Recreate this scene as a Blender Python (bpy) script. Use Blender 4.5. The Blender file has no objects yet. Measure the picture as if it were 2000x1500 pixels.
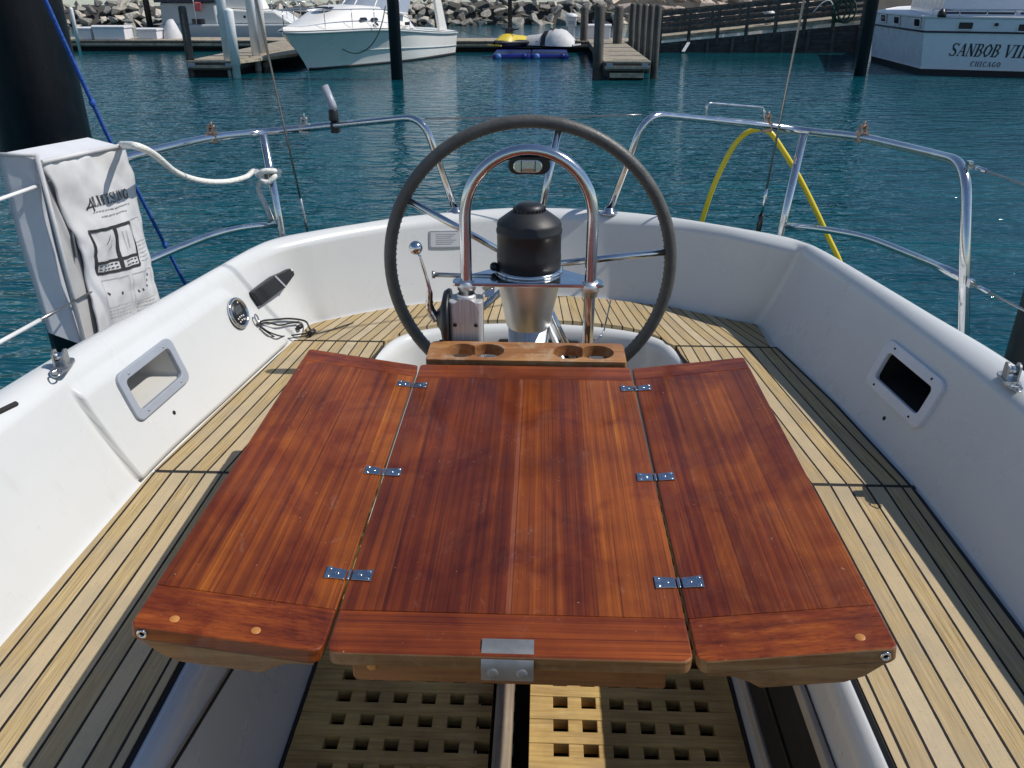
import bpy, bmesh, math, random
from mathutils import Vector, Matrix, noise
random.seed(7)
C = bpy.context.scene.collection
PI = math.pi
def V(*a): return Vector(a)

# ------------------------------------------------------------------ survey of the place
# camera station and sight lines, used to measure where things stand
F = 1600.0; PITCH = math.radians(26.0); YAW = math.radians(2.13); EYE = Vector((0.035, 0.0, 2.1))
_cp, _sp, _cy, _sy = math.cos(PITCH), math.sin(PITCH), math.cos(YAW), math.sin(YAW)
def sight(px, py):
    u = (px-1000)/F; v = (py-750)/F
    y = _cp-v*_sp; z = -(_sp+v*_cp)
    return Vector((u*_cy-y*_sy, u*_sy+y*_cy, z))
def at(px, py, x=None, y=None, z=None):
    d = sight(px, py)
    if z is not None: t = (z-EYE.z)/d.z
    elif y is not None: t = (y-EYE.y)/d.y
    else: t = (x-EYE.x)/d.x
    return EYE+d*t
def hit(px, py, P0, n):
    d = sight(px, py)
    return EYE+d*((P0-EYE).dot(n)/d.dot(n))

# ------------------------------------------------------------------ mesh helpers
class MB:
    def __init__(s): s.bm = bmesh.new(); s.uv = None; s.mi = 0; s.sm = False
    def face(s, vs, smooth=None):
        try:
            f = s.bm.faces.new(vs)
        except ValueError:
            return None
        f.smooth = s.sm if smooth is None else smooth; f.material_index = s.mi
        return f
    def verts(s, pts): return [s.bm.verts.new(p) for p in pts]
    def box(s, c, d, M=None):
        c = Vector(c); hx, hy, hz = d[0]/2, d[1]/2, d[2]/2
        pts = [Vector((x, y, z)) for z in (-hz, hz) for y in (-hy, hy) for x in (-hx, hx)]
        if M is not None: pts = [M @ p for p in pts]
        v = s.verts([c+p for p in pts])
        for q in ((0,2,3,1),(4,5,7,6),(0,1,5,4),(2,6,7,3),(0,4,6,2),(1,3,7,5)): s.face([v[i] for i in q])
        return s
    def slab(s, x0, x1, y0, y1, z0, z1): return s.box(((x0+x1)/2,(y0+y1)/2,(z0+z1)/2),(x1-x0,y1-y0,z1-z0))
    def beam(s, a, b, w, h, up=Vector((0,0,1))):
        a = Vector(a); b = Vector(b); d = (b-a); L = d.length; d.normalize()
        x = d.cross(up); x.normalize(); u = x.cross(d)
        M = Matrix((x, d, u)).transposed()
        return s.box((a+b)/2, (w, L, h), M)
    def tube(s, pts, r, seg=12, closed=False, cap=True, smooth=True, spline=0):
        P = [Vector(p) for p in pts]
        if spline: P = catmull(P, spline, closed)
        n = len(P); R = r if isinstance(r, (list, tuple)) else [r]*n
        if len(R) != n:
            R = [R[min(len(R)-1, int(i*(len(R)-1)/(n-1)+.5))] for i in range(n)]
        T = []
        for i in range(n):
            if closed: t = P[(i+1) % n]-P[i-1]
            else: t = P[min(i+1, n-1)]-P[max(i-1, 0)]
            T.append(t.normalized())
        up = Vector((0,0,1)) if abs(T[0].z) < .9 else Vector((1,0,0))
        N = (up-T[0]*up.dot(T[0])).normalized(); rings = []
        for i in range(n):
            N = (N-T[i]*N.dot(T[i])).normalized(); B = T[i].cross(N)
            rings.append(s.verts([P[i]+(N*math.cos(2*PI*k/seg)+B*math.sin(2*PI*k/seg))*R[i] for k in range(seg)]))
        m = n if closed else n-1
        for i in range(m):
            a = rings[i]; b = rings[(i+1) % n]
            for k in range(seg): s.face([a[k], a[(k+1) % seg], b[(k+1) % seg], b[k]], smooth)
        if cap and not closed:
            s.face(rings[0][::-1], False); s.face(rings[-1], False)
        return s
    def lathe(s, prof, c, axis=Vector((0,0,1)), seg=32, smooth=True, ref=None):
        axis = Vector(axis).normalized(); c = Vector(c)
        ref = ref or (Vector((1,0,0)) if abs(axis.x) < .9 else Vector((0,1,0)))
        N = (ref-axis*ref.dot(axis)).normalized(); B = axis.cross(N); rings = []
        for r, h in prof:
            if r < 1e-6: rings.append(s.verts([c+axis*h]))
            else: rings.append(s.verts([c+axis*h+(N*math.cos(2*PI*k/seg)+B*math.sin(2*PI*k/seg))*r for k in range(seg)]))
        for a, b in zip(rings, rings[1:]):
            for k in range(seg):
                k2 = (k+1) % seg
                if len(a) == 1 and len(b) == 1: continue
                if len(a) == 1: s.face([a[0], b[k2], b[k]], smooth)
                elif len(b) == 1: s.face([a[k], a[k2], b[0]], smooth)
                else: s.face([a[k], a[k2], b[k2], b[k]], smooth)
        return s
    def prism(s, poly, O, X, Y, Z, t, holes=None, smooth=False):
        """polygon in the X,Y plane at O, thick t along Z"""
        O = Vector(O)
        a = s.verts([O+X*p[0]+Y*p[1] for p in poly]); b = s.verts([O+X*p[0]+Y*p[1]+Z*t for p in poly])
        n = len(poly)
        s.face(a[::-1]); s.face(b)
        for i in range(n): s.face([a[i], a[(i+1) % n], b[(i+1) % n], b[i]], smooth)
        return s
    def ring(s, outer, inner, O, X, Y, Z, t):
        """frame between two loops of the same length"""
        O = Vector(O); n = len(outer)
        L = [[s.bm.verts.new(O+X*p[0]+Y*p[1]+Z*h) for p in q] for q, h in ((outer, 0), (outer, t), (inner, t), (inner, 0))]
        for a, b in ((0,1),(1,2),(2,3),(3,0)):
            for i in range(n): s.face([L[a][i], L[a][(i+1) % n], L[b][(i+1) % n], L[b][i]])
        return s
    def grid(s, rows, smooth=True, closed=False, uvs=None, skip=None):
        g = [s.verts(r) for r in rows]
        if uvs is not None and s.uv is None: s.uv = s.bm.loops.layers.uv.new('UVMap')
        for i in range(len(g)-1):
            for j in range(len(g[i])-1):
                if skip and skip(i, j): continue
                q = [(i,j),(i,j+1),(i+1,j+1),(i+1,j)]
                f = s.face([g[a][b] for a, b in q], smooth)
                if uvs is not None and f is not None:
                    for l, (a, b) in zip(f.loops, q): l[s.uv].uv = uvs[a][b]
        return g
    def ico(s, c, r, sub=2, f=None, smooth=True):
        t = bmesh.ops.create_icosphere(s.bm, subdivisions=sub, radius=1)
        for v in t['verts']:
            p = v.co.copy(); v.co = Vector(c)+(f(p) if f else p*r)
        for fa in {fa for v in t['verts'] for fa in v.link_faces}: fa.smooth = smooth; fa.material_index = s.mi
        return s

def catmull(P, k, closed=False):
    out = []; n = len(P)
    for i in range(n if closed else n-1):
        p0 = P[(i-1) % n] if (closed or i > 0) else P[0]*2-P[1]
        p1 = P[i]; p2 = P[(i+1) % n]
        p3 = P[(i+2) % n] if (closed or i+2 < n) else P[-1]*2-P[-2]
        for j in range(k):
            t = j/k
            out.append(.5*((2*p1)+(-p0+p2)*t+(2*p0-5*p1+4*p2-p3)*t*t+(-p0+3*p1-3*p2+p3)*t**3))
    if not closed: out.append(P[-1].copy())
    return out
def rrect(w, h, r, k=5):
    pts = []
    for cx, cy, a0 in ((w/2-r, h/2-r, 0), (-w/2+r, h/2-r, PI/2), (-w/2+r, -h/2+r, PI), (w/2-r, -h/2+r, 1.5*PI)):
        for i in range(k+1):
            a = a0+PI/2*i/k; pts.append((cx+r*math.cos(a), cy+r*math.sin(a)))
    return pts
def fillet(pts, r, k=6):
    """round the inner corners of a 3-D polyline"""
    P = [Vector(p) for p in pts]; out = [P[0]]
    for i in range(1, len(P)-1):
        a = (P[i-1]-P[i]); b = (P[i+1]-P[i]); rr = min(r if not isinstance(r, (list, tuple)) else r[i-1], a.length*.48, b.length*.48)
        A = P[i]+a.normalized()*rr; B = P[i]+b.normalized()*rr
        for j in range(k+1):
            t = j/k; out.append(A*(1-t)**2+P[i]*2*t*(1-t)+B*t*t)
    out.append(P[-1]); return out

def org(o):
    p = Vector((0,0,0))
    while o is not None: p += o.location; o = o.parent
    return p
def obj(name, mb, mats, parent=None, origin=None, bevel=0, sub=0, label=None):
    """link the shape as ONE mesh object; vertices are given in place-coordinates"""
    bmesh.ops.recalc_face_normals(mb.bm, faces=mb.bm.faces)
    o0 = org(parent) if parent is not None else Vector(origin if origin is not None else (0,0,0))
    if o0.length > 0: bmesh.ops.translate(mb.bm, vec=-o0, verts=mb.bm.verts)
    me = bpy.data.meshes.new(name); mb.bm.to_mesh(me); mb.bm.free()
    for m in (mats if isinstance(mats, (list, tuple)) else [mats]): me.materials.append(m)
    o = bpy.data.objects.new(name, me); C.objects.link(o)
    if parent is not None: o.parent = parent
    else: o.location = o0
    if bevel:
        b = o.modifiers.new('bevel', 'BEVEL'); b.width = bevel; b.segments = 2; b.limit_method = 'ANGLE'; b.angle_limit = math.radians(40)
        b.harden_normals = False
    if sub:
        m = o.modifiers.new('subdivision', 'SUBSURF'); m.levels = sub; m.render_levels = sub
    if label: o['label'] = label
    return o
def tag(o, label=None, cat=None, group=None, kind=None):
    if label: o['label'] = label
    if cat: o['category'] = cat
    if group: o['group'] = group
    if kind: o['kind'] = kind
    return o
def thing(name, loc, label, cat, group=None):
    o = bpy.data.objects.new(name, None); C.objects.link(o); o.location = loc; o.empty_display_size = .1
    return tag(o, label, cat, group)

# ------------------------------------------------------------------ materials
def mat(name): 
    m = bpy.data.materials.new(name); m.use_nodes = True
    return m, m.node_tree, m.node_tree.nodes['Principled BSDF']
def N(nt, t, **k):
    n = nt.nodes.new(t)
    for a, b in k.items(): setattr(n, a, b)
    return n
def ramp(nt, fac, stops):
    r = N(nt, 'ShaderNodeValToRGB'); e = r.color_ramp.elements
    while len(e) > 1: e.remove(e[-1])
    e[0].position = stops[0][0]; e[0].color = (*stops[0][1], 1)
    for p, c in stops[1:]:
        q = e.new(p); q.color = (*c, 1)
    nt.links.new(fac, r.inputs[0]); return r.outputs[0]
def mapping(nt, scale, src='Object'):
    tc = N(nt, 'ShaderNodeTexCoord'); mp = N(nt, 'ShaderNodeMapping'); mp.inputs['Scale'].default_value = scale
    nt.links.new(tc.outputs[src], mp.inputs[0]); return mp.outputs[0]
def tnoise(nt, vec, scale, detail=4, rough=.55, dist=0):
    n = N(nt, 'ShaderNodeTexNoise'); n.inputs['Scale'].default_value = scale; n.inputs['Detail'].default_value = detail
    n.inputs['Roughness'].default_value = rough; n.inputs['Distortion'].default_value = dist
    if vec is not None: nt.links.new(vec, n.inputs['Vector'])
    return n.outputs['Fac']
def math_(nt, op, a, b=None, c=None):
    n = N(nt, 'ShaderNodeMath', operation=op)
    for i, q in enumerate((a, b, c)):
        if q is None: continue
        if isinstance(q, (int, float)): n.inputs[i].default_value = q
        else: nt.links.new(q, n.inputs[i])
    return n.outputs[0]
def mix(nt, fac, a, b, blend='MIX'):
    n = N(nt, 'ShaderNodeMix', data_type='RGBA', blend_type=blend)
    for s, q in ((n.inputs['Factor'], fac), (n.inputs['A'], a), (n.inputs['B'], b)):
        if isinstance(q, (int, float)): s.default_value = q
        elif isinstance(q, tuple): s.default_value = (*q, 1)
        else: nt.links.new(q, s)
    return n.outputs['Result']
def bump(nt, bsdf, h, strength=.3, dist=.01):
    b = N(nt, 'ShaderNodeBump'); b.inputs['Strength'].default_value = strength; b.inputs['Distance'].default_value = dist
    nt.links.new(h, b.inputs['Height']); nt.links.new(b.outputs[0], bsdf.inputs['Normal'])
def simple(name, col, rough=.5, metal=0, coat=0, var=.12, vs=12, bmp=0, bs=60, spec=.5):
    m, nt, b = mat(name)
    b.inputs['Roughness'].default_value = rough; b.inputs['Metallic'].default_value = metal
    b.inputs['Coat Weight'].default_value = coat; b.inputs['Specular IOR Level'].default_value = spec
    v = mapping(nt, (1,1,1)); n = tnoise(nt, v, vs, 5, .6)
    lo = tuple(c*(1-var) for c in col); hi = tuple(min(1, c*(1+var)) for c in col)
    nt.links.new(ramp(nt, n, [(.3, lo), (.7, hi)]), b.inputs['Base Color'])
    r = N(nt, 'ShaderNodeMapRange'); r.inputs['From Min'].default_value = .3; r.inputs['From Max'].default_value = .7
    r.inputs['To Min'].default_value = max(.02, rough*.85); r.inputs['To Max'].default_value = min(1, rough*1.2)
    nt.links.new(n, r.inputs[0]); nt.links.new(r.outputs[0], b.inputs['Roughness'])
    if bmp: bump(nt, b, tnoise(nt, v, bs, 4), bmp, .004)
    return m

GEL = None
def gelcoat(name, col=(.66,.67,.665), rough=.28, streak=.22):
    m, nt, b = mat(name); v = mapping(nt, (1,1,1))
    n1 = tnoise(nt, v, 2.2, 6, .6); n2 = tnoise(nt, v, 40, 6, .7); n3 = tnoise(nt, mapping(nt, (9, 9, 1.2)), 3, 5, .6)
    c = ramp(nt, n1, [(.3, tuple(x*.94 for x in col)), (.7, col)])
    c = mix(nt, ramp(nt, n2, [(.66, (0,0,0)), (.78, (.3,.3,.3))]), c, (.42,.42,.38))
    c = mix(nt, ramp(nt, n3, [(.58, (0,0,0)), (.75, (streak,)*3)]), c, (.50,.49,.45))
    nt.links.new(c, b.inputs['Base Color']); b.inputs['Coat Weight'].default_value = .25; b.inputs['Coat Roughness'].default_value = .15
    nt.links.new(ramp(nt, n1, [(.3, (rough*.8,)*3), (.7, (rough*1.25,)*3)]), b.inputs['Roughness'])
    bump(nt, b, tnoise(nt, v, 9, 3), .05, .01)
    return m
M_gel = gelcoat('white_gelcoat')
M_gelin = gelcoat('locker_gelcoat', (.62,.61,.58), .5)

def teak_deck(name, light=True):
    """planks laid along UV.v, seams every 40 mm of UV.u"""
    m, nt, b = mat(name)
    uv = N(nt, 'ShaderNodeUVMap'); sep = N(nt, 'ShaderNodeSeparateXYZ'); nt.links.new(uv.outputs[0], sep.inputs[0])
    u = math_(nt, 'DIVIDE', math_(nt, 'SUBTRACT', sep.outputs[0], .0215), .0405)
    fr = math_(nt, 'FRACT', u); idx = math_(nt, 'FLOOR', u)
    d = math_(nt, 'ABSOLUTE', math_(nt, 'SUBTRACT', fr, .5))
    seam = math_(nt, 'GREATER_THAN', math_(nt, 'ADD', d, math_(nt, 'MULTIPLY', math_(nt, 'SUBTRACT', tnoise(nt, mapping(nt, (1,1,1)), 38, 3), .5), .035)), .438)
    wn = N(nt, 'ShaderNodeTexWhiteNoise', noise_dimensions='1D'); nt.links.new(idx, wn.inputs['W'])
    cmb = N(nt, 'ShaderNodeCombineXYZ')
    nt.links.new(math_(nt, 'MULTIPLY', sep.outputs[0], 330), cmb.inputs[0])
    nt.links.new(math_(nt, 'ADD', math_(nt, 'MULTIPLY', sep.outputs[1], 7), math_(nt, 'MULTIPLY', wn.outputs[0], 30)), cmb.inputs[1])
    g = tnoise(nt, cmb.outputs[0], 1.0, 6, .65, .3)
    obv = mapping(nt, (1,1,1)); blot = tnoise(nt, obv, 9, 6, .65); sp = tnoise(nt, obv, 130, 3, .6)
    col = ramp(nt, g, [(.28, (.19,.125,.055)), (.42, (.36,.26,.125)), (.55, (.47,.35,.18)), (.72, (.60,.485,.28))])
    col = mix(nt, ramp(nt, wn.outputs[0], [(0, (0,0,0)), (1, (.85,.85,.85))]), col, mix(nt, wn.outputs[0], (.30,.20,.085), (.55,.45,.30)))
    col = mix(nt, ramp(nt, blot, [(.45, (0,0,0)), (.7, (.55,.55,.55))]), col, (.33,.28,.205), 'MIX')
    col = mix(nt, ramp(nt, sp, [(.62, (0,0,0)), (.72, (.5,.5,.5))]), col, (.25,.19,.11))
    col = mix(nt, seam, col, (.012,.011,.012))
    nt.links.new(col, b.inputs['Base Color'])
    b.inputs['Roughness'].default_value = .75; b.inputs['Specular IOR Level'].default_value = .25
    h = math_(nt, 'SUBTRACT', math_(nt, 'MULTIPLY', g, .4), seam)
    bump(nt, b, h, .35, .003)
    return m
M_teak = teak_deck('teak_deck')

def wood(name, stops, grain=(90, 3.2, 90), band=0, rough=.5, coat=0, coatr=.05, axis=0, wear=None, bmp=.12, bandcol=None, fine=None, marks=False):
    """grain runs along the axis with the small scale"""
    m, nt, b = mat(name)
    oc = N(nt, 'ShaderNodeTexCoord'); sep = N(nt, 'ShaderNodeSeparateXYZ'); nt.links.new(oc.outputs['Object'], sep.inputs[0])
    mp = N(nt, 'ShaderNodeMapping'); mp.inputs['Scale'].default_value = grain
    nt.links.new(oc.outputs['Object'], mp.inputs[0])
    vec = mp.outputs[0]
    if band:
        q = math_(nt, 'DIVIDE', sep.outputs[axis], band); idx = math_(nt, 'FLOOR', q)
        wn = N(nt, 'ShaderNodeTexWhiteNoise', noise_dimensions='1D'); nt.links.new(idx, wn.inputs['W'])
        ad = N(nt, 'ShaderNodeVectorMath', operation='ADD'); nt.links.new(vec, ad.inputs[0])
        cb = N(nt, 'ShaderNodeCombineXYZ'); nt.links.new(math_(nt, 'MULTIPLY', wn.outputs[0], 37), cb.inputs[0]); nt.links.new(math_(nt, 'MULTIPLY', wn.outputs[0], 11), cb.inputs[1])
        nt.links.new(cb.outputs[0], ad.inputs[1]); vec = ad.outputs[0]
    g = tnoise(nt, vec, 1.0, 8, .62, .35)
    col = ramp(nt, g, stops)
    if band:
        bc = bandcol or ((.55,.5,.55), (1.5,1.55,1.3))
        col = mix(nt, 1.0, col, ramp(nt, wn.outputs[0], [(0, bc[0]), (1, bc[1])]), 'MULTIPLY')
        fr = math_(nt, 'FRACT', q)
        col = mix(nt, math_(nt, 'MULTIPLY', math_(nt, 'LESS_THAN', fr, .018), .6), col, (.03,.012,.006))
    v1 = mapping(nt, (1,1,1)); big = tnoise(nt, v1, 5.5, 4, .6)
    col = mix(nt, 1.0, col, ramp(nt, big, [(.3, (.60,.50,.52) if marks else (.72,.68,.7)), (.7, (1.25,1.28,1.2))]), 'MULTIPLY')
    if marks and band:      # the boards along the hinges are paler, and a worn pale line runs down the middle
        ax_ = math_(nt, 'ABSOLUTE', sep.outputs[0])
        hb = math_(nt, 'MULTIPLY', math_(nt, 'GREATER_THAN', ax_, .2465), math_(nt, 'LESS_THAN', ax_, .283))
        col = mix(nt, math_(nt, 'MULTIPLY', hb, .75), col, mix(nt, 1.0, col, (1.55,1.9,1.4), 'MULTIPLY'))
        ln = math_(nt, 'MULTIPLY', math_(nt, 'LESS_THAN', math_(nt, 'ABSOLUTE', math_(nt, 'ADD', sep.outputs[0], .004)), .0035), math_(nt, 'MULTIPLY', tnoise(nt, mapping(nt, (30,14,30)), 1, 5, .7), .38))
        col = mix(nt, ln, col, (.50,.20,.12))
    if wear: 
        w = tnoise(nt, mapping(nt, (1,1,1)), 26, 7, .7)
        col = mix(nt, ramp(nt, w, [(.5, (0,0,0)), (.68, (wear[1],)*3)]), col, wear[0])
    if fine:
        fn = tnoise(nt, mapping(nt, fine), 1.0, 4, .6, .2)
        col = mix(nt, 1.0, col, ramp(nt, fn, [(.30, (.50,.40,.36)), (.46, (1,1,1)), (.70, (1.18,1.22,1.2))]), 'MULTIPLY')
    if marks:      # pale scuffs, chipped varnish and dust
        sc = tnoise(nt, mapping(nt, (3,1.6,3)), 9, 9, .78, .8); sp = tnoise(nt, mapping(nt, (1,1,1)), 170, 2, .5)
        col = mix(nt, math_(nt, 'MULTIPLY', ramp(nt, sc, [(.60, (0,0,0)), (.72, (.34,.34,.34))]), 1.0), col, (.42,.24,.17))
        st_ = tnoise(nt, mapping(nt, (1.2,.8,1.2)), 5.0, 5, .6, 1.2)
        col = mix(nt, ramp(nt, st_, [(.50, (0,0,0)), (.62, (.75,.75,.75))]), col, mix(nt, 1.0, col, (.62,.42,.48), 'MULTIPLY'))
        hz = tnoise(nt, mapping(nt, (1.4,1,1.4)), 4.2, 8, .72, .6)
        col = mix(nt, ramp(nt, hz, [(.54, (0,0,0)), (.78, (.12,.12,.12))]), col, (.40,.20,.12))
        col = mix(nt, ramp(nt, sp, [(.745, (0,0,0)), (.77, (.8,.8,.8))]), col, (.50,.33,.22))
    nt.links.new(col, b.inputs['Base Color'])
    b.inputs['Roughness'].default_value = rough
    if marks: b.inputs['Specular IOR Level'].default_value = .22
    if coat:
        b.inputs['Coat Weight'].default_value = coat; b.inputs['Coat IOR'].default_value = 1.5
        dust = tnoise(nt, v1, 11, 8, .7); nt.links.new(ramp(nt, dust, [(.35, (coatr,)*3), (.72, (min(1, coatr*4.5),)*3)]), b.inputs['Coat Roughness'])
    bump(nt, b, g, bmp, .003)
    return m
VAR = [(.16, (.070,.0115,.003)), (.40, (.150,.0275,.005)), (.58, (.24,.051,.007)), (.80, (.355,.103,.013))]
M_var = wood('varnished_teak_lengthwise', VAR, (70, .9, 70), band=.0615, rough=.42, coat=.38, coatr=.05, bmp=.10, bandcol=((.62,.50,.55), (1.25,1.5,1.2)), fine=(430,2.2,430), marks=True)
M_varx = wood('varnished_teak_crosswise', VAR, (.9, 70, 70), rough=.42, coat=.38, coatr=.05, bmp=.10, fine=(2.2,430,430), marks=True)
M_edge = wood('worn_teak_edge', [(.25, (.09,.032,.009)), (.5, (.20,.092,.030)), (.75, (.31,.175,.072))], (4, 80, 80), rough=.5, coat=.2, coatr=.15, wear=((.30,.22,.13), .35))
M_apron = wood('brown_teak_apron', [(.25, (.11,.035,.010)), (.5, (.20,.072,.02)), (.75, (.29,.12,.038))], (3, 80, 80), rough=.5, coat=.2, coatr=.15)
M_holder = wood('teak_holder', [(.25, (.18,.062,.018)), (.5, (.32,.135,.045)), (.75, (.45,.25,.10))], (4, 70, 70), rough=.5, coat=.2, coatr=.2, wear=((.5,.42,.3), .5))
M_grate = wood('teak_grating', [(.25, (.30,.18,.065)), (.5, (.47,.31,.11)), (.75, (.60,.43,.18))], (6, 120, 120), rough=.7, wear=((.34,.27,.17), .35))
M_brace = wood('grey_teak', [(.25, (.17,.13,.09)), (.5, (.28,.22,.16)), (.75, (.38,.31,.24))], (90, 5, 90), rough=.75)
M_dock = wood('weathered_dock_wood', [(.25, (.20,.17,.13)), (.5, (.36,.31,.24)), (.75, (.50,.45,.36))], (1.2, 22, 22), rough=.85, wear=((.14,.13,.12), .6))
M_docky = wood('dock_planking', [(.25, (.20,.17,.12)), (.5, (.34,.30,.23)), (.75, (.45,.41,.33))], (14, 14, 14), band=.16, axis=1, rough=.85)
M_post = wood('dark_timber_post', [(.25, (.035,.032,.03)), (.5, (.08,.073,.066)), (.75, (.16,.15,.135))], (14, 14, .8), rough=.85)
M_fascia = wood('dark_dock_fascia', [(.25, (.035,.032,.032)), (.5, (.07,.066,.065)), (.75, (.12,.115,.11))], (1.0, 14, 14), rough=.9)

def metal(name, col=(.72,.72,.74), rough=.12, streak=(1,1,1), amp=.5):
    m, nt, b = mat(name); v = mapping(nt, streak); n = tnoise(nt, v, 25, 5, .65)
    b.inputs['Metallic'].default_value = 1
    nt.links.new(ramp(nt, n, [(.3, tuple(c*.82 for c in col)), (.7, col)]), b.inputs['Base Color'])
    nt.links.new(ramp(nt, n, [(.3, (rough*(1-amp),)*3), (.7, (rough*(1+amp),)*3)]), b.inputs['Roughness'])
    return m
M_ss = metal('polished_stainless', (.68,.69,.71), .13)
M_br = metal('brushed_aluminium', (.86,.86,.85), .42, (60,60,2), .3)
M_cast, _nt, _b = mat('cast_aluminium'); _b.inputs['Metallic'].default_value = .55; _b.inputs['Roughness'].default_value = .42
_nt.links.new(ramp(_nt, tnoise(_nt, mapping(_nt, (60,60,2)), 4, 4), [(.3, (.56,.56,.56)), (.7, (.78,.78,.78))]), _b.inputs['Base Color'])
M_dull = metal('dull_stainless', (.50,.51,.52), .46, (4,4,4), .25)
M_latch, _nt, _b = mat('satin_latch_steel'); _b.inputs['Metallic'].default_value = .6; _b.inputs['Roughness'].default_value = .5
_nt.links.new(ramp(_nt, tnoise(_nt, mapping(_nt, (1,1,1)), 40, 4), [(.3, (.19,.195,.20)), (.7, (.27,.275,.28))]), _b.inputs['Base Color'])
M_hinge = metal('hinge_stainless', (.50,.53,.58), .22, (3,3,3), .4)
M_bronze = metal('bronze_bracket', (.50,.33,.25), .3, (3,3,3), .4)
M_black = simple('black_plastic', (.012,.013,.015), .42, var=.25)
M_blacks = simple('black_satin_cover', (.016,.017,.02), .5, var=.3, bmp=.05)
M_leather = simple('grey_leather_wrap', (.088,.086,.08), .45, var=.2, vs=30, bmp=.3, bs=160)
M_rubber = simple('black_caulk', (.012,.012,.013), .7)
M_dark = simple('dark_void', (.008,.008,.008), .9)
M_alu = simple('grey_frame_plastic', (.33,.36,.415), .4, var=.06)
M_alu2 = simple('pale_frame_plastic', (.74,.75,.78), .4, var=.06)
M_beige = simple('beige_trim', (.42,.38,.33), .5, var=.1)
M_canvas = simple('white_vinyl_canvas', (.60,.595,.60), .55, var=.10, vs=7, bmp=.6, bs=16)
M_canvas2 = simple('grey_vinyl_side', (.62,.63,.66), .55, var=.06, vs=6, bmp=.25, bs=10)
M_ink = simple('black_print', (.03,.03,.03), .6)
M_inkg = simple('grey_print', (.28,.27,.27), .6)
M_rope = simple('white_braided_rope', (.80,.79,.74), .8, var=.2, vs=120, bmp=.8, bs=170)
M_blue = simple('blue_braided_rope', (.03,.10,.42), .7, var=.3, vs=90, bmp=.6, bs=150)
M_hose = simple('yellow_hose', (.72,.55,.02), .35, var=.06)
M_wire = metal('stainless_wire', (.42,.41,.40), .35, (90,90,300), .3)
M_wcoat = simple('white_coated_wire', (.78,.78,.78), .4, var=.04)
M_pile, _nt, _b = mat('black_steel_pile'); _v = mapping(_nt, (5,5,.7)); _q = tnoise(_nt, _v, 1.6, 8, .7); _q2 = tnoise(_nt, mapping(_nt, (1,1,1)), 14, 6, .7)
_c = ramp(_nt, _q, [(.35, (.0035,.0045,.0075)), (.6, (.007,.008,.011)), (.78, (.022,.021,.021))]); _c = mix(_nt, ramp(_nt, _q2, [(.66, (0,0,0)), (.74, (.7,.7,.7))]), _c, (.045,.030,.022))
_nt.links.new(_c, _b.inputs['Base Color']); _nt.links.new(ramp(_nt, _q2, [(.3, (.28,)*3), (.7, (.55,)*3)]), _b.inputs['Roughness']); bump(_nt, _b, _q2, .15, .01)
M_pvc = simple('white_pile_sleeve', (.78,.79,.80), .45, var=.08, vs=5)
M_box = simple('white_dock_box', (.72,.71,.73), .45, var=.05, vs=3)
M_boat = gelcoat('boat_gelcoat', (.84,.82,.78), .3, 0)
M_yacht = gelcoat('yacht_gelcoat', (.72,.77,.84), .28, 0)
M_navy = simple('navy_stripe', (.012,.016,.035), .4)
M_anti = simple('dark_antifouling', (.014,.015,.018), .6)
M_glass = simple('dark_window', (.015,.018,.028), .08, var=.1)
M_tint = simple('grey_windscreen', (.30,.34,.40), .12, var=.08)
M_grey = simple('grey_hull_paint', (.42,.46,.48), .45, var=.06, vs=3)
M_yel = simple('yellow_seat_vinyl', (.62,.47,.04), .45, var=.12, vs=20)
M_blueplastic = simple('blue_float_plastic', (.006,.014,.16), .35, var=.3, vs=6)
M_ltblue = simple('pale_blue_plastic', (.12,.26,.62), .4)
M_red = simple('red_cloth', (.50,.10,.12), .7, var=.2)
M_green = simple('green_hose', (.02,.06,.035), .6)
M_plug = simple('orange_bung', (.46,.19,.045), .4)
M_bag = simple('grey_vinyl_gusset', (.44,.43,.42), .6, var=.1, vs=8, bmp=.3, bs=12)
M_gapshade = simple('rubble_gap_shade', (.06,.056,.05), .9, var=.4, vs=2)  # dark colour stands in for the shade in the gaps between boulders
M_lens = metal('clear_lamp_lens', (.82,.80,.78), .1, (1,1,1), .5)
M_plate = simple('etched_plate', (.50,.52,.55), .4, var=.08)
M_lcd = simple('gauge_display', (.06,.07,.075), .2)

def pieces(name, shapes, m, parent, bevel=0):
    """one object for each small piece"""
    for f in shapes:
        mb = MB(); f(mb); obj(name, mb, m, parent, bevel=bevel)
# ------------------------------------------------------------------ light, sky, camera
W = bpy.data.worlds.new('World'); bpy.context.scene.world = W; W.use_nodes = True
nt = W.node_tree; bg = nt.nodes['Background']; sky = nt.nodes.new('ShaderNodeTexSky'); sky.sky_type = 'NISHITA'
SUN = Vector((.80, .02, 1.0)).normalized()
sky.sun_disc = False; sky.sun_elevation = math.asin(SUN.z); sky.sun_rotation = math.atan2(SUN.x, SUN.y)
sky.air_density = 1.0; sky.dust_density = .15; sky.ozone_density = 2.2; sky.altitude = 0
nt.links.new(sky.outputs[0], bg.inputs[0]); bg.inputs[1].default_value = .098
sl = bpy.data.lights.new('sun', 'SUN'); sl.energy = 3.9; sl.angle = math.radians(.5); sl.color = (1, .95, .87)
so = bpy.data.objects.new('sun', sl); C.objects.link(so); so.rotation_euler = (-SUN).to_track_quat('-Z', 'Y').to_euler(); so.location = SUN*30
cam = bpy.data.cameras.new('camera'); co = bpy.data.objects.new('camera', cam); C.objects.link(co)
cam.sensor_width = 36; cam.lens = F/2000*36; cam.clip_start = .05; cam.clip_end = 9000
co.location = EYE; co.rotation_euler = (PI/2-PITCH, 0, YAW); bpy.context.scene.camera = co
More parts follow.
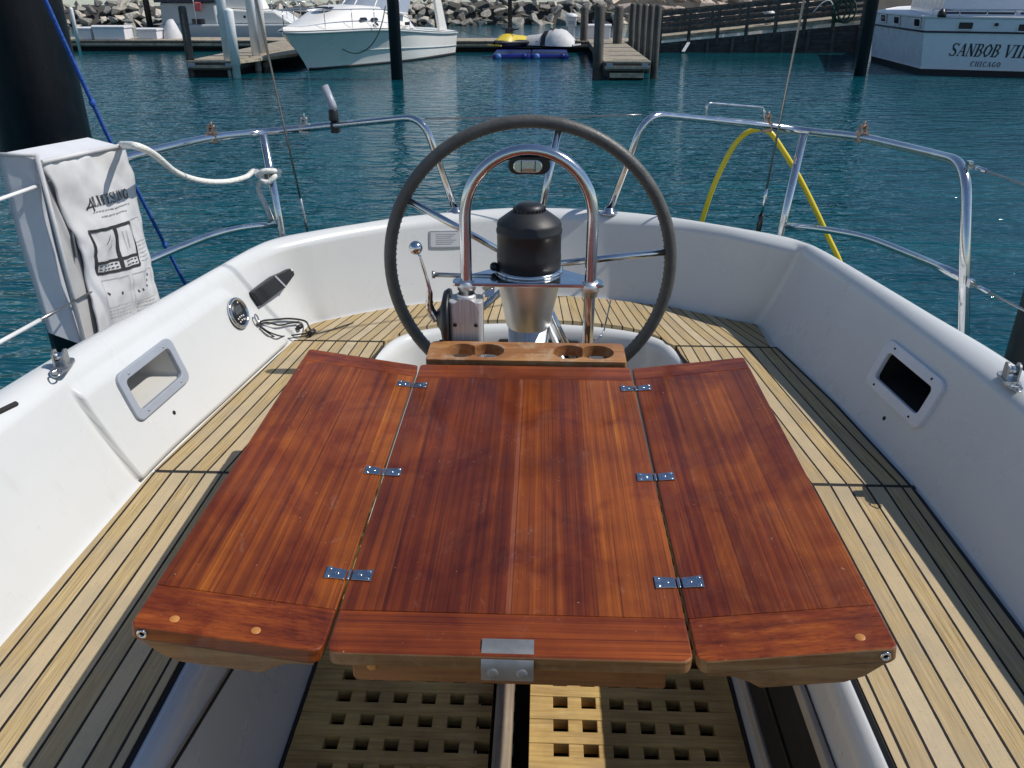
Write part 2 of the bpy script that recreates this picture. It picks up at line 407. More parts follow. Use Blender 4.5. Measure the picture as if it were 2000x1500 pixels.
vs = bpy.context.scene.view_settings; vs.view_transform = 'Standard'; vs.look = 'None'; vs.exposure = .05; vs.gamma = 1
cy = bpy.context.scene.cycles; cy.max_bounces = 8; cy.glossy_bounces = 5; cy.transmission_bounces = 4; cy.sample_clamp_indirect = 8; cy.caustics_reflective = False
cy.use_denoising = True

# ------------------------------------------------------------------ water
m, nt, b = mat('harbour_water')
b.inputs['Roughness'].default_value = .04; b.inputs['IOR'].default_value = 1.33
v = mapping(nt, (.55, 1.25, 1)); v2 = mapping(nt, (.42, 1.1, 1))
w1 = tnoise(nt, v, 3.4, 2, .5, .5); w2 = tnoise(nt, v2, 10.5, 2, .5, .4); w3 = tnoise(nt, v2, .35, 3, .5)
patch = tnoise(nt, mapping(nt, (.05, .10, 1)), 1.3, 3, .5)
h = math_(nt, 'ADD', math_(nt, 'MULTIPLY', w1, 1.0), math_(nt, 'MULTIPLY', w2, .40))
h = math_(nt, 'MULTIPLY', h, math_(nt, 'ADD', math_(nt, 'MULTIPLY', patch, 1.0), .45))
h = math_(nt, 'ADD', h, math_(nt, 'MULTIPLY', w3, .5))
geo = N(nt, 'ShaderNodeNewGeometry'); sy = N(nt, 'ShaderNodeSeparateXYZ'); nt.links.new(geo.outputs['Position'], sy.inputs[0])
calm = N(nt, 'ShaderNodeMapRange'); calm.inputs['From Min'].default_value = 9; calm.inputs['From Max'].default_value = 25; calm.inputs['To Min'].default_value = 1.0; calm.inputs['To Max'].default_value = .30
nt.links.new(sy.outputs[1], calm.inputs[0]); h = math_(nt, 'MULTIPLY', h, calm.outputs[0])      # sheltered water lies calmer near the docks
bump(nt, b, h, 1.0, .10)
nt.links.new(ramp(nt, tnoise(nt, v2, 1.1, 4), [(.35, (.0018, .049, .072)), (.65, (.0035, .077, .098))]), b.inputs['Base Color'])
M_water = m
mb = MB(); mb.face(mb.verts([(-4000,-4000,0),(4000,-4000,0),(4000,4000,0),(-4000,4000,0)]))
tag(obj('water', mb, M_water), 'blue green rippled harbour water', 'water', kind='structure')

# ------------------------------------------------------------------ the sailboat we stand in
boat = thing('sailboat', (0,1,0.6), 'white sailboat cockpit with teak seats on both sides and a curved stern coaming, nearest boat', 'sailboat')
RB = [(.93,-1.2),(.925,.2),(.915,1.0),(.907,1.617),(.86,2.05),(.797,2.433),(.785,2.60),(.772,2.635),(.725,2.662),(.60,2.735),(.487,2.806),(.28,2.868),(.119,2.9)]
RI = [(1.10,-1.2),(1.095,.2),(1.08,1.05),(1.058,1.68),(1.01,2.12),(.958,2.46),(.918,2.685),(.905,2.725),(.86,2.755),(.67,2.925),(.50,3.03),(.29,3.10),(.12,3.13)]
RO = [(1.19,-1.2),(1.185,.2),(1.165,1.2),(1.125,1.76),(1.065,2.10),(.995,2.48),(.955,2.67),(.925,2.745),(.86,2.83),(.673,2.967),(.50,3.075),(.29,3.155),(.12,3.185)]
LB = [(-.92,-1.2),(-.92,.2),(-.915,1.0),(-.895,1.617),(-.845,2.0),(-.785,2.387),(-.765,2.53),(-.738,2.595),(-.69,2.628),(-.60,2.69),(-.487,2.757),(-.28,2.845),(-.12,2.885)]
LI = [(-1.10,-1.2),(-1.095,.2),(-1.075,1.05),(-1.045,1.66),(-.985,2.08),(-.935,2.42),(-.90,2.58),(-.855,2.68),(-.77,2.77),(-.65,2.87),(-.49,2.98),(-.29,3.07),(-.12,3.12)]
LO = [(-1.19,-1.2),(-1.18,.2),(-1.155,1.2),(-1.10,1.74),(-1.03,2.07),(-.968,2.40),(-.925,2.62),(-.875,2.735),(-.77,2.83),(-.65,2.92),(-.49,3.03),(-.29,3.12),(-.12,3.178)]
def path(R, Cn, L, z, k=110):
    P = [Vector((x,y,z)) for x,y in R]+[Vector((Cn[0],Cn[1],z))]+[Vector((x,y,z)) for x,y in L[::-1]]
    return catmull(P, k)
def draw_in(P, k): return [EYE+(p-EYE)*k for p in P]
BP = path(RB,(0,2.905),LB,1.056); IP = draw_in(path(RI,(0,3.136),LI,1.285), .951); OP = draw_in(path(RO,(0,3.19),LO,1.31), .953)
ZT = 1.3471
# side wall planes
PR0 = V(.907,1.617,1.056); nR = (V(.797,2.433,1.056)-PR0).cross(EYE+(V(1.058,1.68,1.285)-EYE)*.951-PR0).normalized(); nR = nR if nR.x < 0 else -nR
PL0 = V(-.895,1.617,1.056); nL = (V(-.785,2.387,1.056)-PL0).cross(EYE+(V(-1.045,1.66,1.285)-EYE)*.951-PL0).normalized(); nL = nL if nL.x > 0 else -nL
def quad_on(px4, P0, n):
    c = [hit(*p, P0, n) for p in px4]
    ctr = sum(c, Vector())/4; ux = ((c[1]-c[0])+(c[2]-c[3]))*.5; w = ux.length; ux.normalize()
    uy = n.cross(ux); h = abs(((c[0]-c[3])+(c[1]-c[2])).dot(uy))*.5
    if uy.z < 0: uy = -uy
    return ctr, ux, uy, w, h
cubL = quad_on([(215,740),(320,662),(375,735),(275,825)], PL0, nL)
cubR = quad_on([(1745,670),(1850,750),(1790,837),(1697,740)], PR0, nR)
def smooth(a, b, x):
    t = max(0, min(1, (x-a)/(b-a))); return t*t*(3-2*t)
fe = [hit(135,757,PL0,nL), hit(262,930,PL0,nL)]; ae = [hit(410,562,PL0,nL), hit(545,668,PL0,nL)]
def line_y(e, z): return e[0].y+(e[1].y-e[0].y)*(z-e[0].z)/(e[1].z-e[0].z)
rows = []; NW = 28
for i in range(len(BP)):
    B, I, O = BP[i], IP[i], OP[i]; e = Vector((O.x-B.x, O.y-B.y, 0)).normalized()
    prof = [B-e*.10+V(0,0,-.012), B-e*.02+V(0,0,-.009), B-e*.006+V(0,0,-.005), B+V(0,0,.003)]
    for k in range(1, NW):
        f = k/NW; p = B.lerp(I, f)
        p += e*(.006*math.sin(PI*f))
        if p.x < -.5 and p.y > 1.0:      # recessed panel round the port locker
            z = p.z
            ins = smooth(line_y(fe,z)-.003, line_y(fe,z)+.005, p.y)*(1-smooth(line_y(ae,z)-.01, line_y(ae,z)+.05, p.y))*(1-smooth(1.285,1.315,z))
            p -= e*(.019*ins)
        prof.append(p)
    d = O-I; i0, i1 = max(i-60,0), min(i+60,len(OP)-1); tg = OP[i1]-OP[i0]; e = Vector((tg.y,-tg.x,0)).normalized()     # square to the deck edge
    e = e if e.dot(O-B) > 0 else -e
    prof += [I, I+d*.18+V(0,0,.0075), I+d*.4+V(0,0,.012), I+d*.7+V(0,0,.0115), O+V(0,0,.003), O+e*.014+V(0,0,-.004), O+e*.024+V(0,0,-.02), O+e*.035+V(0,0,-.10), O+e*.042+V(0,0,-.19),
             O+e*.06+V(0,0,-.205), O+e*.22+V(0,0,-.225), O+e*.245+V(0,0,-.205), O+e*.26+V(0,0,-.21), O+e*.258+V(0,0,-.28), O+e*.235+V(0,0,-.75), O+e*.15+V(0,0,-1.15), O-e*.05+V(0,0,-1.55)]
    rows.append(prof)
from mathutils.bvhtree import BVHTree
_n = len(rows[0]); _v = [p for r in rows for p in r]; _f = [(i*_n+j, i*_n+j+1, (i+1)*_n+j+1, (i+1)*_n+j) for i in range(len(rows)-1) for j in range(_n-1)]
WALL = BVHTree.FromPolygons(_v, _f)
def wall(px, py, lift=0.0):
    d = sight(px, py).normalized(); p, n, _, _ = WALL.ray_cast(EYE, d)
    if n.dot(d) > 0: n = -n
    return p+n*lift, n
def wall_quad(px4):
    c = [wall(*p)[0] for p in px4]; n = (c[1]-c[3]).cross(c[2]-c[0]).normalized(); d = sight(*px4[0])
    n = -n if n.dot(d) > 0 else n; ctr = sum(c, Vector())/4
    ux = ((c[1]-c[0])+(c[2]-c[3]))*.5; w = ux.length; ux.normalize(); ux = (ux-n*ux.dot(n)).normalized(); uy = n.cross(ux); h = abs(((c[0]-c[3])+(c[1]-c[2])).dot(uy))*.5
    if uy.z < 0: uy = -uy
    return (ctr, ux, uy, w, h), n
cubL, nLq = wall_quad([(215,740),(320,662),(375,735),(275,825)])
cubR, nRq = wall_quad([(1743,664),(1856,750),(1791,843),(1689,741)])
def in_cub(c, q, m=.012):
    p = c-q[0]; return abs(p.dot(q[1])) < q[3]/2-m and abs(p.dot(q[2])) < q[4]/2-m and abs(p.dot(q[1].cross(q[2]))) < .08
def skip(i, j):
    if j < 3 or j > NW+4: return False
    c = (rows[i][j]+rows[i+1][j+1])/2
    return in_cub(c, cubL) or in_cub(c, cubR)
mb = MB(); mb.grid(rows, skip=skip); obj('coaming', mb, M_gel, boat, label='white moulded coaming round the cockpit, sunlit beside the bag and shaded beside the hose')

def locker(q, n, matf, matr, tilt, depth):
    c, ux, uy, w, h = q; n = n.normalized()
    r = min(.03, h*.17)
    out = rrect(w, h, r); bw_ = .046 if matf is M_alu else .058; inn = rrect(w-bw_, h-bw_, r*.6)
    mb = MB(); mb.ring(out, inn, c-n*.006, ux, uy, n, .014)
    fr = obj('locker_frame', mb, matf, boat, bevel=.003, label='rounded plastic frame of an open cave locker in the coaming')
    for sx, sy in ((.72,.5),(-.72,.5),(.72,-.5),(-.72,-.5)):
        p = c+ux*(sx*(w/2-.013))+uy*(sy*2*(h/2-.013))
        mb = MB(); mb.lathe([(0,.0105),(.0024,.0102),(.0034,.0078)], p, n, 8); obj('screw', mb, M_dark if matr is M_dark else M_dull, fr)
    # the moulded cave behind: back wall, sides and a level floor
    mb = MB(); a = rrect(w-bw_+.008, h-bw_+.008, r*.6); back = -Vector((n.x, n.y, 0)).normalized()*depth
    A = [c+ux*p[0]+uy*p[1]-n*.001 for p in a]
    Bk = [c+ux*p[0]*.96+uy*p[1]*.96-n*.002+back+Vector((0,0,tilt*(1 if p[1] < 0 else .0))) for p in a]
    rows_ = [[A[k % len(a)].lerp(Bk[k % len(a)], f) for k in range(len(a)+1)] for f in (0,.25,.5,.75,.92,1)]
    mb.grid(rows_, smooth=True); mb.face(mb.verts(Bk))
    obj('locker_cave', mb, matr, fr)
    return fr
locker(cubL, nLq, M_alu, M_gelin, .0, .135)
fR = locker(cubR, nRq, M_alu2, M_dark, .0, .135)  # cave on the shaded side coloured near-black to stand for its shade
for px, py in ((340,806),(1727,817)):
    p, n = wall(px, py, -.001); mb = MB(); mb.lathe([(0,.003),(.0055,.002),(.006,0)], p, n, 12); obj('drain_hole', mb, M_dark, boat)
# slot in the port coaming forward
a, n1 = wall(4,803,.001); b_, _ = wall(33,789,.001); a = a+(a-b_)*2.2
mb = MB(); mb.beam(a, b_, .010, .012, n1); obj('coaming_slot', mb, M_rubber, boat, bevel=.003)

# ---- seats: white moulding lip, front faces and the steering well
def xin(y): return .556-.10*smooth(1.95, 2.42, y)
WELL = [(.556,-1.2),(.556,.6),(.556,1.5),(.556,1.95),(.53,2.12),(.492,2.27),(.460,2.37),(.435,2.455),(.385,2.515),(.29,2.562),(.15,2.595)]
wp = [Vector((x,y,1.05)) for x,y in WELL]+[Vector((0,2.605,1.05))]+[Vector((-x,y,1.05)) for x,y in WELL[::-1]]
wp = catmull(wp, 10); rows = []
for i, p in enumerate(wp):
    t = (wp[min(i+1,len(wp)-1)]-wp[max(i-1,0)]).normalized(); e = Vector((t.y,-t.x,0))   # points outward to the hull
    prof = [p+e*.14+V(0,0,-.003), p+e*.016+V(0,0,-.003), p+e*.010+V(0,0,.006), p+V(0,0,.004), p-e*.010+V(0,0,-.003), p-e*.017+V(0,0,-.015), p-e*.022+V(0,0,-.04),
            p-e*.027+V(0,0,-.2), p-e*.036+V(0,0,-.36), p-e*.046+V(0,0,-.45), p-e*.050+V(0,0,-.56)]
    rows.append(prof)
mb = MB(); mb.grid(rows); obj('seat_moulding', mb, M_gel, boat, label='white moulded seat fronts and steering well')
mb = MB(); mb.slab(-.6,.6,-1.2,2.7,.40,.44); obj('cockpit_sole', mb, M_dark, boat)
# slots under the aft edge of the well
for x0, x1 in ((-.105,-.058),(.062,.105),(.112,.165)):
    yy = 2.574-.35*((x0+x1)/2)**2; mb = MB(); mb.slab(x0, x1, yy-.004, yy+.02, .935, 1.012); obj('well_slot', mb, M_dark, boat, bevel=.004)

def warp(y):
    k = .17*max(0, min(y,2.43)-1.62)
    if y > 2.43: k += .62*(y-2.43)
    return 1+k
def basex(y, side):   # outer edge of the teak at height of the seat
    P = RB if side > 0 else LB
    for (x0,y0),(x1,y1) in zip(P, P[1:]):
        if y0 <= y <= y1: return abs(x0)+(abs(x1)-abs(x0))*(y-y0)/(y1-y0)
    return abs(P[6][0])
def teak_side(side, y0, y1, label):
    n = max(4, int((y1-y0)/.03)); rows = []; uvs = []
    for i in range(n+1):
        y = y0+(y1-y0)*i/n; a = xin(y)+.0165; b2 = basex(y, side)-.016; r = []; u = []
        for j in range(13):
            x = a+(b2-a)*j/12; r.append(Vector((side*x, y, 1.0615))); u.append((x*warp(y), y))
        rows.append([Vector((r[0].x, y, 1.046))]+r+[Vector((r[-1].x, y, 1.046))]); uvs.append([u[0]]+u+[u[-1]])
    rows = [[Vector((p.x,p.y,1.046)) for p in rows[0]]]+rows+[[Vector((p.x,p.y,1.046)) for p in rows[-1]]]
    uvs = [uvs[0]]+uvs+[uvs[-1]]
    mb = MB(); mb.grid(rows, smooth=False, uvs=uvs); obj('teak_seat', mb, M_teak, boat, label=label)
S1, S2 = 1.625, 2.425
teak_side(1, -1.2, S1-.006, 'forward section of the teak seat under the shaded coaming'); teak_side(-1, -1.2, S1-.006, 'forward section of the teak seat under the sunlit coaming')
teak_side(1, S1+.006, S2-.006, 'middle section of the teak seat under the shaded coaming'); teak_side(-1, S1+.006, S2-.006, 'middle section of the teak seat under the sunlit coaming')
def transy(x):
    P = [p for p in RB[6:]]+[(0,2.905)] if x >= 0 else [p for p in LB[6:]]+[(0,2.905)]
    ax = abs(x)
    for (x0,y0),(x1,y1) in zip(P, P[1:]):
        if abs(x1) <= ax <= abs(x0): return y0+(y1-y0)*(abs(x0)-ax)/(abs(x0)-abs(x1)+1e-9)
    return P[0][1]
def welly(x):
    ax = abs(x); P = WELL[6:]+[(0,2.605)]
    for (x0,y0),(x1,y1) in zip(P, P[1:]):
        if x1 <= ax <= x0: return y0+(y1-y0)*(x0-ax)/(x0-x1)
    return 0
rows = []; uvs = []; xs = [-.752+1.522*i/150 for i in range(151)]
for x in xs:
    ya = max(S2+.006, welly(x)+.034 if abs(x) < .455 else 0); yb = transy(x)-.018
    if abs(x) < .46 and abs(x) > .38: ya = max(ya, 2.49 if abs(x) < .44 else 2.44)
    r = []; u = []
    for j in range(11):
        y = ya+(yb-ya)*j/10; r.append(Vector((x,y,1.0615))); u.append((abs(x)*warp(y), y))
    rows.append([r[0]+V(0,0,-.0155)]+r+[r[-1]+V(0,0,-.0155)]); uvs.append([u[0]]+u+[u[-1]])
rows = [[Vector((p.x,p.y,1.046)) for p in rows[0]]]+rows+[[Vector((p.x,p.y,1.046)) for p in rows[-1]]]; uvs = [uvs[0]]+uvs+[uvs[-1]]
mb = MB(); mb.grid(rows, smooth=False, uvs=uvs); obj('teak_seat', mb, M_teak, boat, label='helm section of the teak seat across the stern')
for s in (1,-1):
    for y, a, b2 in ((S1,.565,.903 if s > 0 else .872),(S2,.47,.79 if s > 0 else .765)):
        mb = MB(); mb.slab(min(s*a,s*b2), max(s*a,s*b2), y-.0055, y+.0055, 1.047, 1.0605); obj('hatch_seam', mb, M_rubber, boat)
    P = []
    for i in range(40):
        y = -1.2+i*3.62/39; P.append(Vector((s*(basex(y,s)-.009), y, 1.054)))
    if s > 0: mb = MB(); mb.tube(P, .0065, 6, smooth=False); obj('outer_seam', mb, M_rubber, boat)
    P = [Vector((s*(xin(y_)+.013), y_, 1.053)) for y_ in [-1.2+i*3.6/40 for i in range(41)]]
    mb = MB(); mb.tube(P, .007, 6, smooth=False); obj('inner_seam', mb, M_rubber, boat)

# gratings on the sole
def grating(x0, x1, holes, y0, y1, label):
    p = .0662; hw = .0335; mb = MB(); y = y0; ys = []
    k0 = math.floor((y0-1.39)/p)+1; k1 = math.floor((y1-1.39)/p)
    prev = y0
    for k in range(k0, k1+1):
        yc = 1.3915+k*p; mb.slab(x0, x1, prev, yc-hw/2-.0004, .568, .6)
        e = x0
        for hx in holes:
            mb.slab(e, hx-hw/2, yc-hw/2, yc+hw/2, .5675, .5988); e = hx+hw/2
        mb.slab(e, x1, yc-hw/2, yc+hw/2, .5675, .5988)
        prev = yc+hw/2+.0004
    mb.slab(x0, x1, prev, y1, .568, .6)
    obj('grating', mb, M_grate, boat, bevel=.0012, label=label)
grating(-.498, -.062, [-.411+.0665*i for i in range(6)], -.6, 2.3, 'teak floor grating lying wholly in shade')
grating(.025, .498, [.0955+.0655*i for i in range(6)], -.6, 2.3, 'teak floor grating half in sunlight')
mb = MB(); mb.slab(-.052, -.013, -.6, 2.2, .56, .642); obj('foot_brace', mb, M_brace, boat, bevel=.004)
pieces('sole_gasket', [lambda mb, s=s: mb.slab(min(s*.4985,s*.5085), max(s*.4985,s*.5085), -.6, 2.3, .575, .597) for s in (-1,1)], M_rubber, boat)
# oval opening in the starboard seat front
q = [at(1466,1325,x=.526), at(1566,1325,x=.526), at(1620,1440,x=.526), at(1590,1515,x=.526)]
oc = V(.5215, 1.16, .815)
tl = V(.030,0,.42).normalized(); nn = V(-1,0,.07).normalized()
out = rrect(.76, .27, .10, 8); inn = rrect(.705, .215, .08, 8)
mb = MB(); mb.ring(out, inn, oc-nn*-.002, V(0,1,0), tl, nn, .012); fr = obj('seat_locker_frame', mb, M_beige, boat, bevel=.003)
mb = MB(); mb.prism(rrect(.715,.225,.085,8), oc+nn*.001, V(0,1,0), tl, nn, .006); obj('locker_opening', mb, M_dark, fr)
mb = MB(); mb.beam(oc+nn*.009+V(0,-.34,0)+tl*-.02, oc+nn*.009+V(0,.34,0)+tl*-.02, .012, .006, nn); obj('locker_rail', mb, M_black, fr)
# port seat front: panel seam
mb = MB(); p_, q_ = at(457,1302,x=-.5265), at(336,1500,x=-.5265); mb.beam(p_+(p_-q_)*2, q_+(q_-p_)*4, .003, .006); obj('panel_seam', mb, M_rubber, boat)
# builder's plate and pad eyes on the stern coaming
PT0 = V(-.28,2.862,1.08); nT = (V(-.5,2.757,1.06)-V(-.14,2.885,1.06)).cross(EYE+(V(-.29,3.07,1.285)-EYE)*.951-V(-.28,2.845,1.056)).normalized(); nT = nT if nT.y < 0 else -nT
def flat_on(px4, P0, n): 
    return quad_on(px4, P0, n)
(c, ux, uy, w, h), nT = wall_quad([(838,450),(902,449),(902,484),(838,485)])
mb = MB(); mb.prism(rrect(w,h,.006,3), c, ux, uy, nT, .004); pl = obj('builder_plate', mb, M_plate, boat, bevel=.001)
mb = MB()
for k in range(6): mb.prism([(-w*.30,-.0012),(w*(.30-.07*(k%3)),-.0012),(w*(.30-.07*(k%3)),.0012),(-w*.30,.0012)], c+uy*(h*(.28-.11*k)), ux, uy, nT, .0046)
mb.ring(rrect(w*.96,h*.92,.004,3), rrect(w*.92,h*.84,.004,3), c, ux, uy, nT, .0047)
obj('plate_engraving', mb, M_inkg, pl)
for px, py in ((958,566),(1043,563)):
    p, _ = wall(px, py, .001)
    mb = MB(); mb.prism(rrect(.03,.05,.008,3), p, V(1,0,0), V(0,.35,.93).normalized(), V(0,-.93,.35), .006)
    mb.tube([p+V(-.008,-.006,.01), p+V(-.008,-.022,.012), p+V(.008,-.022,.012), p+V(.008,-.006,.01)], .003, 8)
    obj('pad_eye', mb, M_ss, boat)
# ------------------------------------------------------------------ folding cockpit table
tb = thing('cockpit_table', (0,1.28,1.27), 'varnished reddish teak folding table with two raised side leaves', 'table')
X3, Y3, Z3 = V(1,0,0), V(0,1,0), V(0,0,1)
def board(mb, poly, O, X, Y, Z, t):
    mb.prism(poly, O, X, Y, Z, t)
    for f in mb.bm.faces:
        f.normal_update()
        if f.normal.y < -.5 or (abs(f.normal.dot(Z)) < .5 and f.normal.y < -.2): f.material_index = 1
def rounded(poly, rad, k=5):
    """polygon with given corner radii"""
    n = len(poly); out = []
    for i in range(n):
        p = Vector(poly[i]); a = Vector(poly[i-1])-p; b = Vector(poly[(i+1) % n])-p; r = rad[i]
        if r <= 0: out.append(tuple(p)); continue
        A = p+a.normalized()*r; B = p+b.normalized()*r
        for j in range(k+1):
            t = j/k; q = A*(1-t)**2+p*2*t*(1-t)+B*t*t; out.append(tuple(q))
    return out
TZ = 1.30; TH = .023; YF, YB = .815, 1.738
hw = .2445
mb = MB(); mb.prism([(-hw,YF+.083),(hw,YF+.083),(hw,YB-.072),(-hw,YB-.072)], V(0,0,TZ-TH), X3, Y3, Z3, TH)
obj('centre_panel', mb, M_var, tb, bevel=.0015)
mb = MB(); board(mb, rounded([(-hw,YF),(hw,YF),(hw,YF+.083),(-hw,YF+.083)], [.018,.018,0,0]), V(0,0,TZ-TH), X3, Y3, Z3, TH)
obj('end_board', mb, [M_varx, M_edge], tb, bevel=.0025)
mb = MB(); mb.prism(rounded([(-hw,YB-.072),(hw,YB-.072),(hw,YB),(-hw,YB)], [0,0,.012,.012]), V(0,0,TZ-TH), X3, Y3, Z3, TH)
obj('end_board', mb, M_varx, tb, bevel=.003)
mb = MB(); mb.prism(rounded([(-.215,0),(.213,0),(.213,.040),(-.215,.040)], [.012,.004,0,0]), V(0,YF+.014,TZ-TH-.0405), X3, Z3, Y3, .026)
obj('apron', mb, M_apron, tb, bevel=.002)
pieces('underframe', [lambda mb, s=s: mb.slab(min(s*.19,s*.215), max(s*.19,s*.215), YF+.05, YB-.05, TZ-TH-.03, TZ-TH-.0005) for s in (-1,1)]+[lambda mb: mb.slab(-.05,.05,.9,1.74,TZ-TH-.04,TZ-TH-.0007)], M_holder, tb)
mb = MB(); mb.lathe([(0,0),(.007,0),(.007,.0015),(.003,.002),(0,.002)], V(-.187,YF+.0135,TZ-TH-.013), V(0,-1,0), 14); obj('bung', mb, M_plug, tb)
ANG = {-1: math.radians(8.6), 1: math.radians(7.6)}
for s in (-1, 1):
    a = ANG[s]; ux = V(s*math.cos(a), 0, math.sin(a)); un = V(-s*math.sin(a), 0, math.cos(a))
    O = V(s*(hw+.0045), 0, TZ); wL = .2555; YB2 = YB-.006; 
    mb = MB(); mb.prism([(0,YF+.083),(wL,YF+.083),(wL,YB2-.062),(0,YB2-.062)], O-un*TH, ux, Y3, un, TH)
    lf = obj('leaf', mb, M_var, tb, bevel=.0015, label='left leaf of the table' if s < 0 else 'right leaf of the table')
    mb = MB(); board(mb, rounded([(0,YF),(wL,YF),(wL,YF+.083),(0,YF+.083)], [.018,.010,0,0]), O-un*TH, ux, Y3, un, TH); obj('end_board', mb, [M_varx, M_edge], lf, bevel=.0025)
    mb = MB(); mb.prism(rounded([(0,YB2-.062),(wL,YB2-.062),(wL,YB2),(0,YB2)], [0,0,.010,.008]), O-un*TH, ux, Y3, un, TH); obj('end_board', mb, M_varx, lf, bevel=.003)
    # shaped fiddle rail under the front edge
    prof = [(.010,0),(.010,-.004),(.045,-.008),(.066,-.020),(.080,-.032),(.19,-.032),(.215,-.024),(.240,-.005),(.252,0)]
    mb = MB(); mb.prism(prof, O-un*(TH+.0004)+Y3*(YF+.0012), ux, un, Y3, .05); obj('edge_rail', mb, M_edge, lf, bevel=.002)
    mb = MB(); p = O+ux*(wL-.016)-un*(TH*.52)+Y3*(YF+.0005)
    mb.lathe([(.0035,-.001),(.0065,-.0005),(.0075,.0012),(.0065,.0028),(.004,.0028),(.0035,.0)], p, V(0,-1,0), 16); mb.mi = 1
    mb.lathe([(0,.0005),(.0036,.0005)], p, V(0,-1,0), 12); obj('eyelet', mb, [M_ss, M_dark], lf)
    for d in ((.205,.022),(.095,.022)) if s < 0 else ((.215,.024),):
        mb = MB(); mb.lathe([(.0066,0),(.0062,.0003),(0,.0004)], O+ux*d[0]+Y3*(YF+d[1]), un, 16); obj('bung', mb, M_plug, lf)
    # hinges
    for k, yh in enumerate((.972, 1.262, 1.623)):
        mb = MB(); hz = .0022; Wd = .0335 if k == 0 else .031
        bow = [(.003,-.011),(Wd*.55,-.0115),(Wd,-.0135),(Wd,.0135),(Wd*.55,.0115),(.003,.011)]
        mb.prism([(-s*p[0]*1, p[1]) for p in bow], V(s*hw,yh,TZ+.0004), X3, Y3, Z3, hz)
        mb.prism(bow, O+Y3*yh+un*.0004, ux, Y3, un, hz)
        mb.tube([V(s*(hw+.002),yh-.011,TZ+.0012), V(s*(hw+.002),yh+.011,TZ+.0012)], .0027, 8)
        hg = obj('hinge', mb, M_hinge, tb, bevel=.0006)
        for q in ((Wd*.83,.0085),(Wd*.83,-.0085),(Wd*.45,0)):
            mb = MB(); mb.lathe([(.0034,0),(.0028,.0010),(0,.0013)], V(s*(hw-q[0]),yh+q[1],TZ+.0026), Z3, 8); obj('screw', mb, M_ss, hg)
            mb = MB(); mb.lathe([(.0034,0),(.0028,.0010),(0,.0013)], O+ux*q[0]+Y3*(yh+q[1])+un*.0026, un, 8); obj('screw', mb, M_ss, hg)
# bent stainless latch plate over the front edge
lx0, lx1 = -.0365, .0335
pr = [(.030,.0032),(.020,.0028),(.011,.0018),(.004,-.0012),(-.0015,-.006),(-.0042,-.012),(-.0055,-.020),(-.0062,-.036)]
mb = MB(); rows = []
for x in (lx0, lx1):
    rows.append(catmull([V(x, YF+a, TZ+b2) for a, b2 in pr], 4))
rows2 = [[p+V(0,.0022*min(1,i/16),-.0022*max(0,1-i/16)) for i, p in enumerate(r)] for r in rows]
mb.grid(rows, smooth=True); mb.grid(rows2[::-1], smooth=True)
lt = obj('latch', mb, M_latch, tb)
pieces('screw', [lambda mb, x=x: mb.lathe([(.008,0),(.007,.0012),(.004,.0018),(0,.0019)], V(x,YF-.0056,TZ-.0235), V(0,-1,.12), 16) for x in (-.021,.018)], M_latch, lt)

# ------------------------------------------------------------------ drink holder
mb = MB(); hx0, hx1, hy0, hy1 = -.235, .239, 1.757, 1.868
holes = [(-.156,1.813),(-.092,1.813),(.106,1.813),(.172,1.813)]; R = .0405
dh = thing('drink_holder', (0,1.81,1.29), 'small teak drink holder with four round cup holes behind the table', 'drink holder')
def two_cups(c1, c2, R, k=36):
    """outline of two overlapping round holes"""
    d = (c2[0]-c1[0])/2; a0 = math.acos(d/R); pts = []
    for i in range(k+1):
        a = a0+(2*PI-2*a0)*i/k; pts.append((c1[0]+R*math.cos(a), c1[1]+R*math.sin(a)))
    for i in range(1, k):
        a = PI+a0+(2*PI-2*a0)*i/k; pts.append((c2[0]+R*math.cos(a), c2[1]+R*math.sin(a)))
    return pts
outer = rounded([(hx0,hy0),(hx1,hy0),(hx1,hy1),(hx0,hy1)], [.006,.006,.02,.02])
loops = [outer, two_cups(holes[0],holes[1],R), two_cups(holes[2],holes[3],R)]
mb = MB(); Z0, Z1 = 1.276, 1.304; tops = []
for lp_ in loops:
    t_ = mb.verts([(x,y,Z1) for x,y in lp_]); l_ = mb.verts([(x,y,Z0) for x,y in lp_]); n_ = len(lp_); tops.append((t_, l_))
    for i in range(n_): mb.face([l_[i], l_[(i+1)%n_], t_[(i+1)%n_], t_[i]])
for k_ in (0,1):
    es = []
    for q in tops:
        v_ = q[k_]; n_ = len(v_)
        es += [e for i in range(n_) for e in [mb.bm.edges.get((v_[i], v_[(i+1)%n_]))] if e]
    bmesh.ops.triangle_fill(mb.bm, use_beauty=True, use_dissolve=False, edges=es)
obj('holder_board', mb, M_holder, dh, bevel=.002)
mb = MB(); mb.slab(-.2,.2,1.765,1.86,1.232,1.240); obj('bottom_tray', mb, M_holder, dh)
pieces('side_block', [lambda mb, x=x: mb.slab(x-.008,x+.008,1.765,1.86,1.2405,1.2755) for x in (-.2,.2)], M_holder, dh)

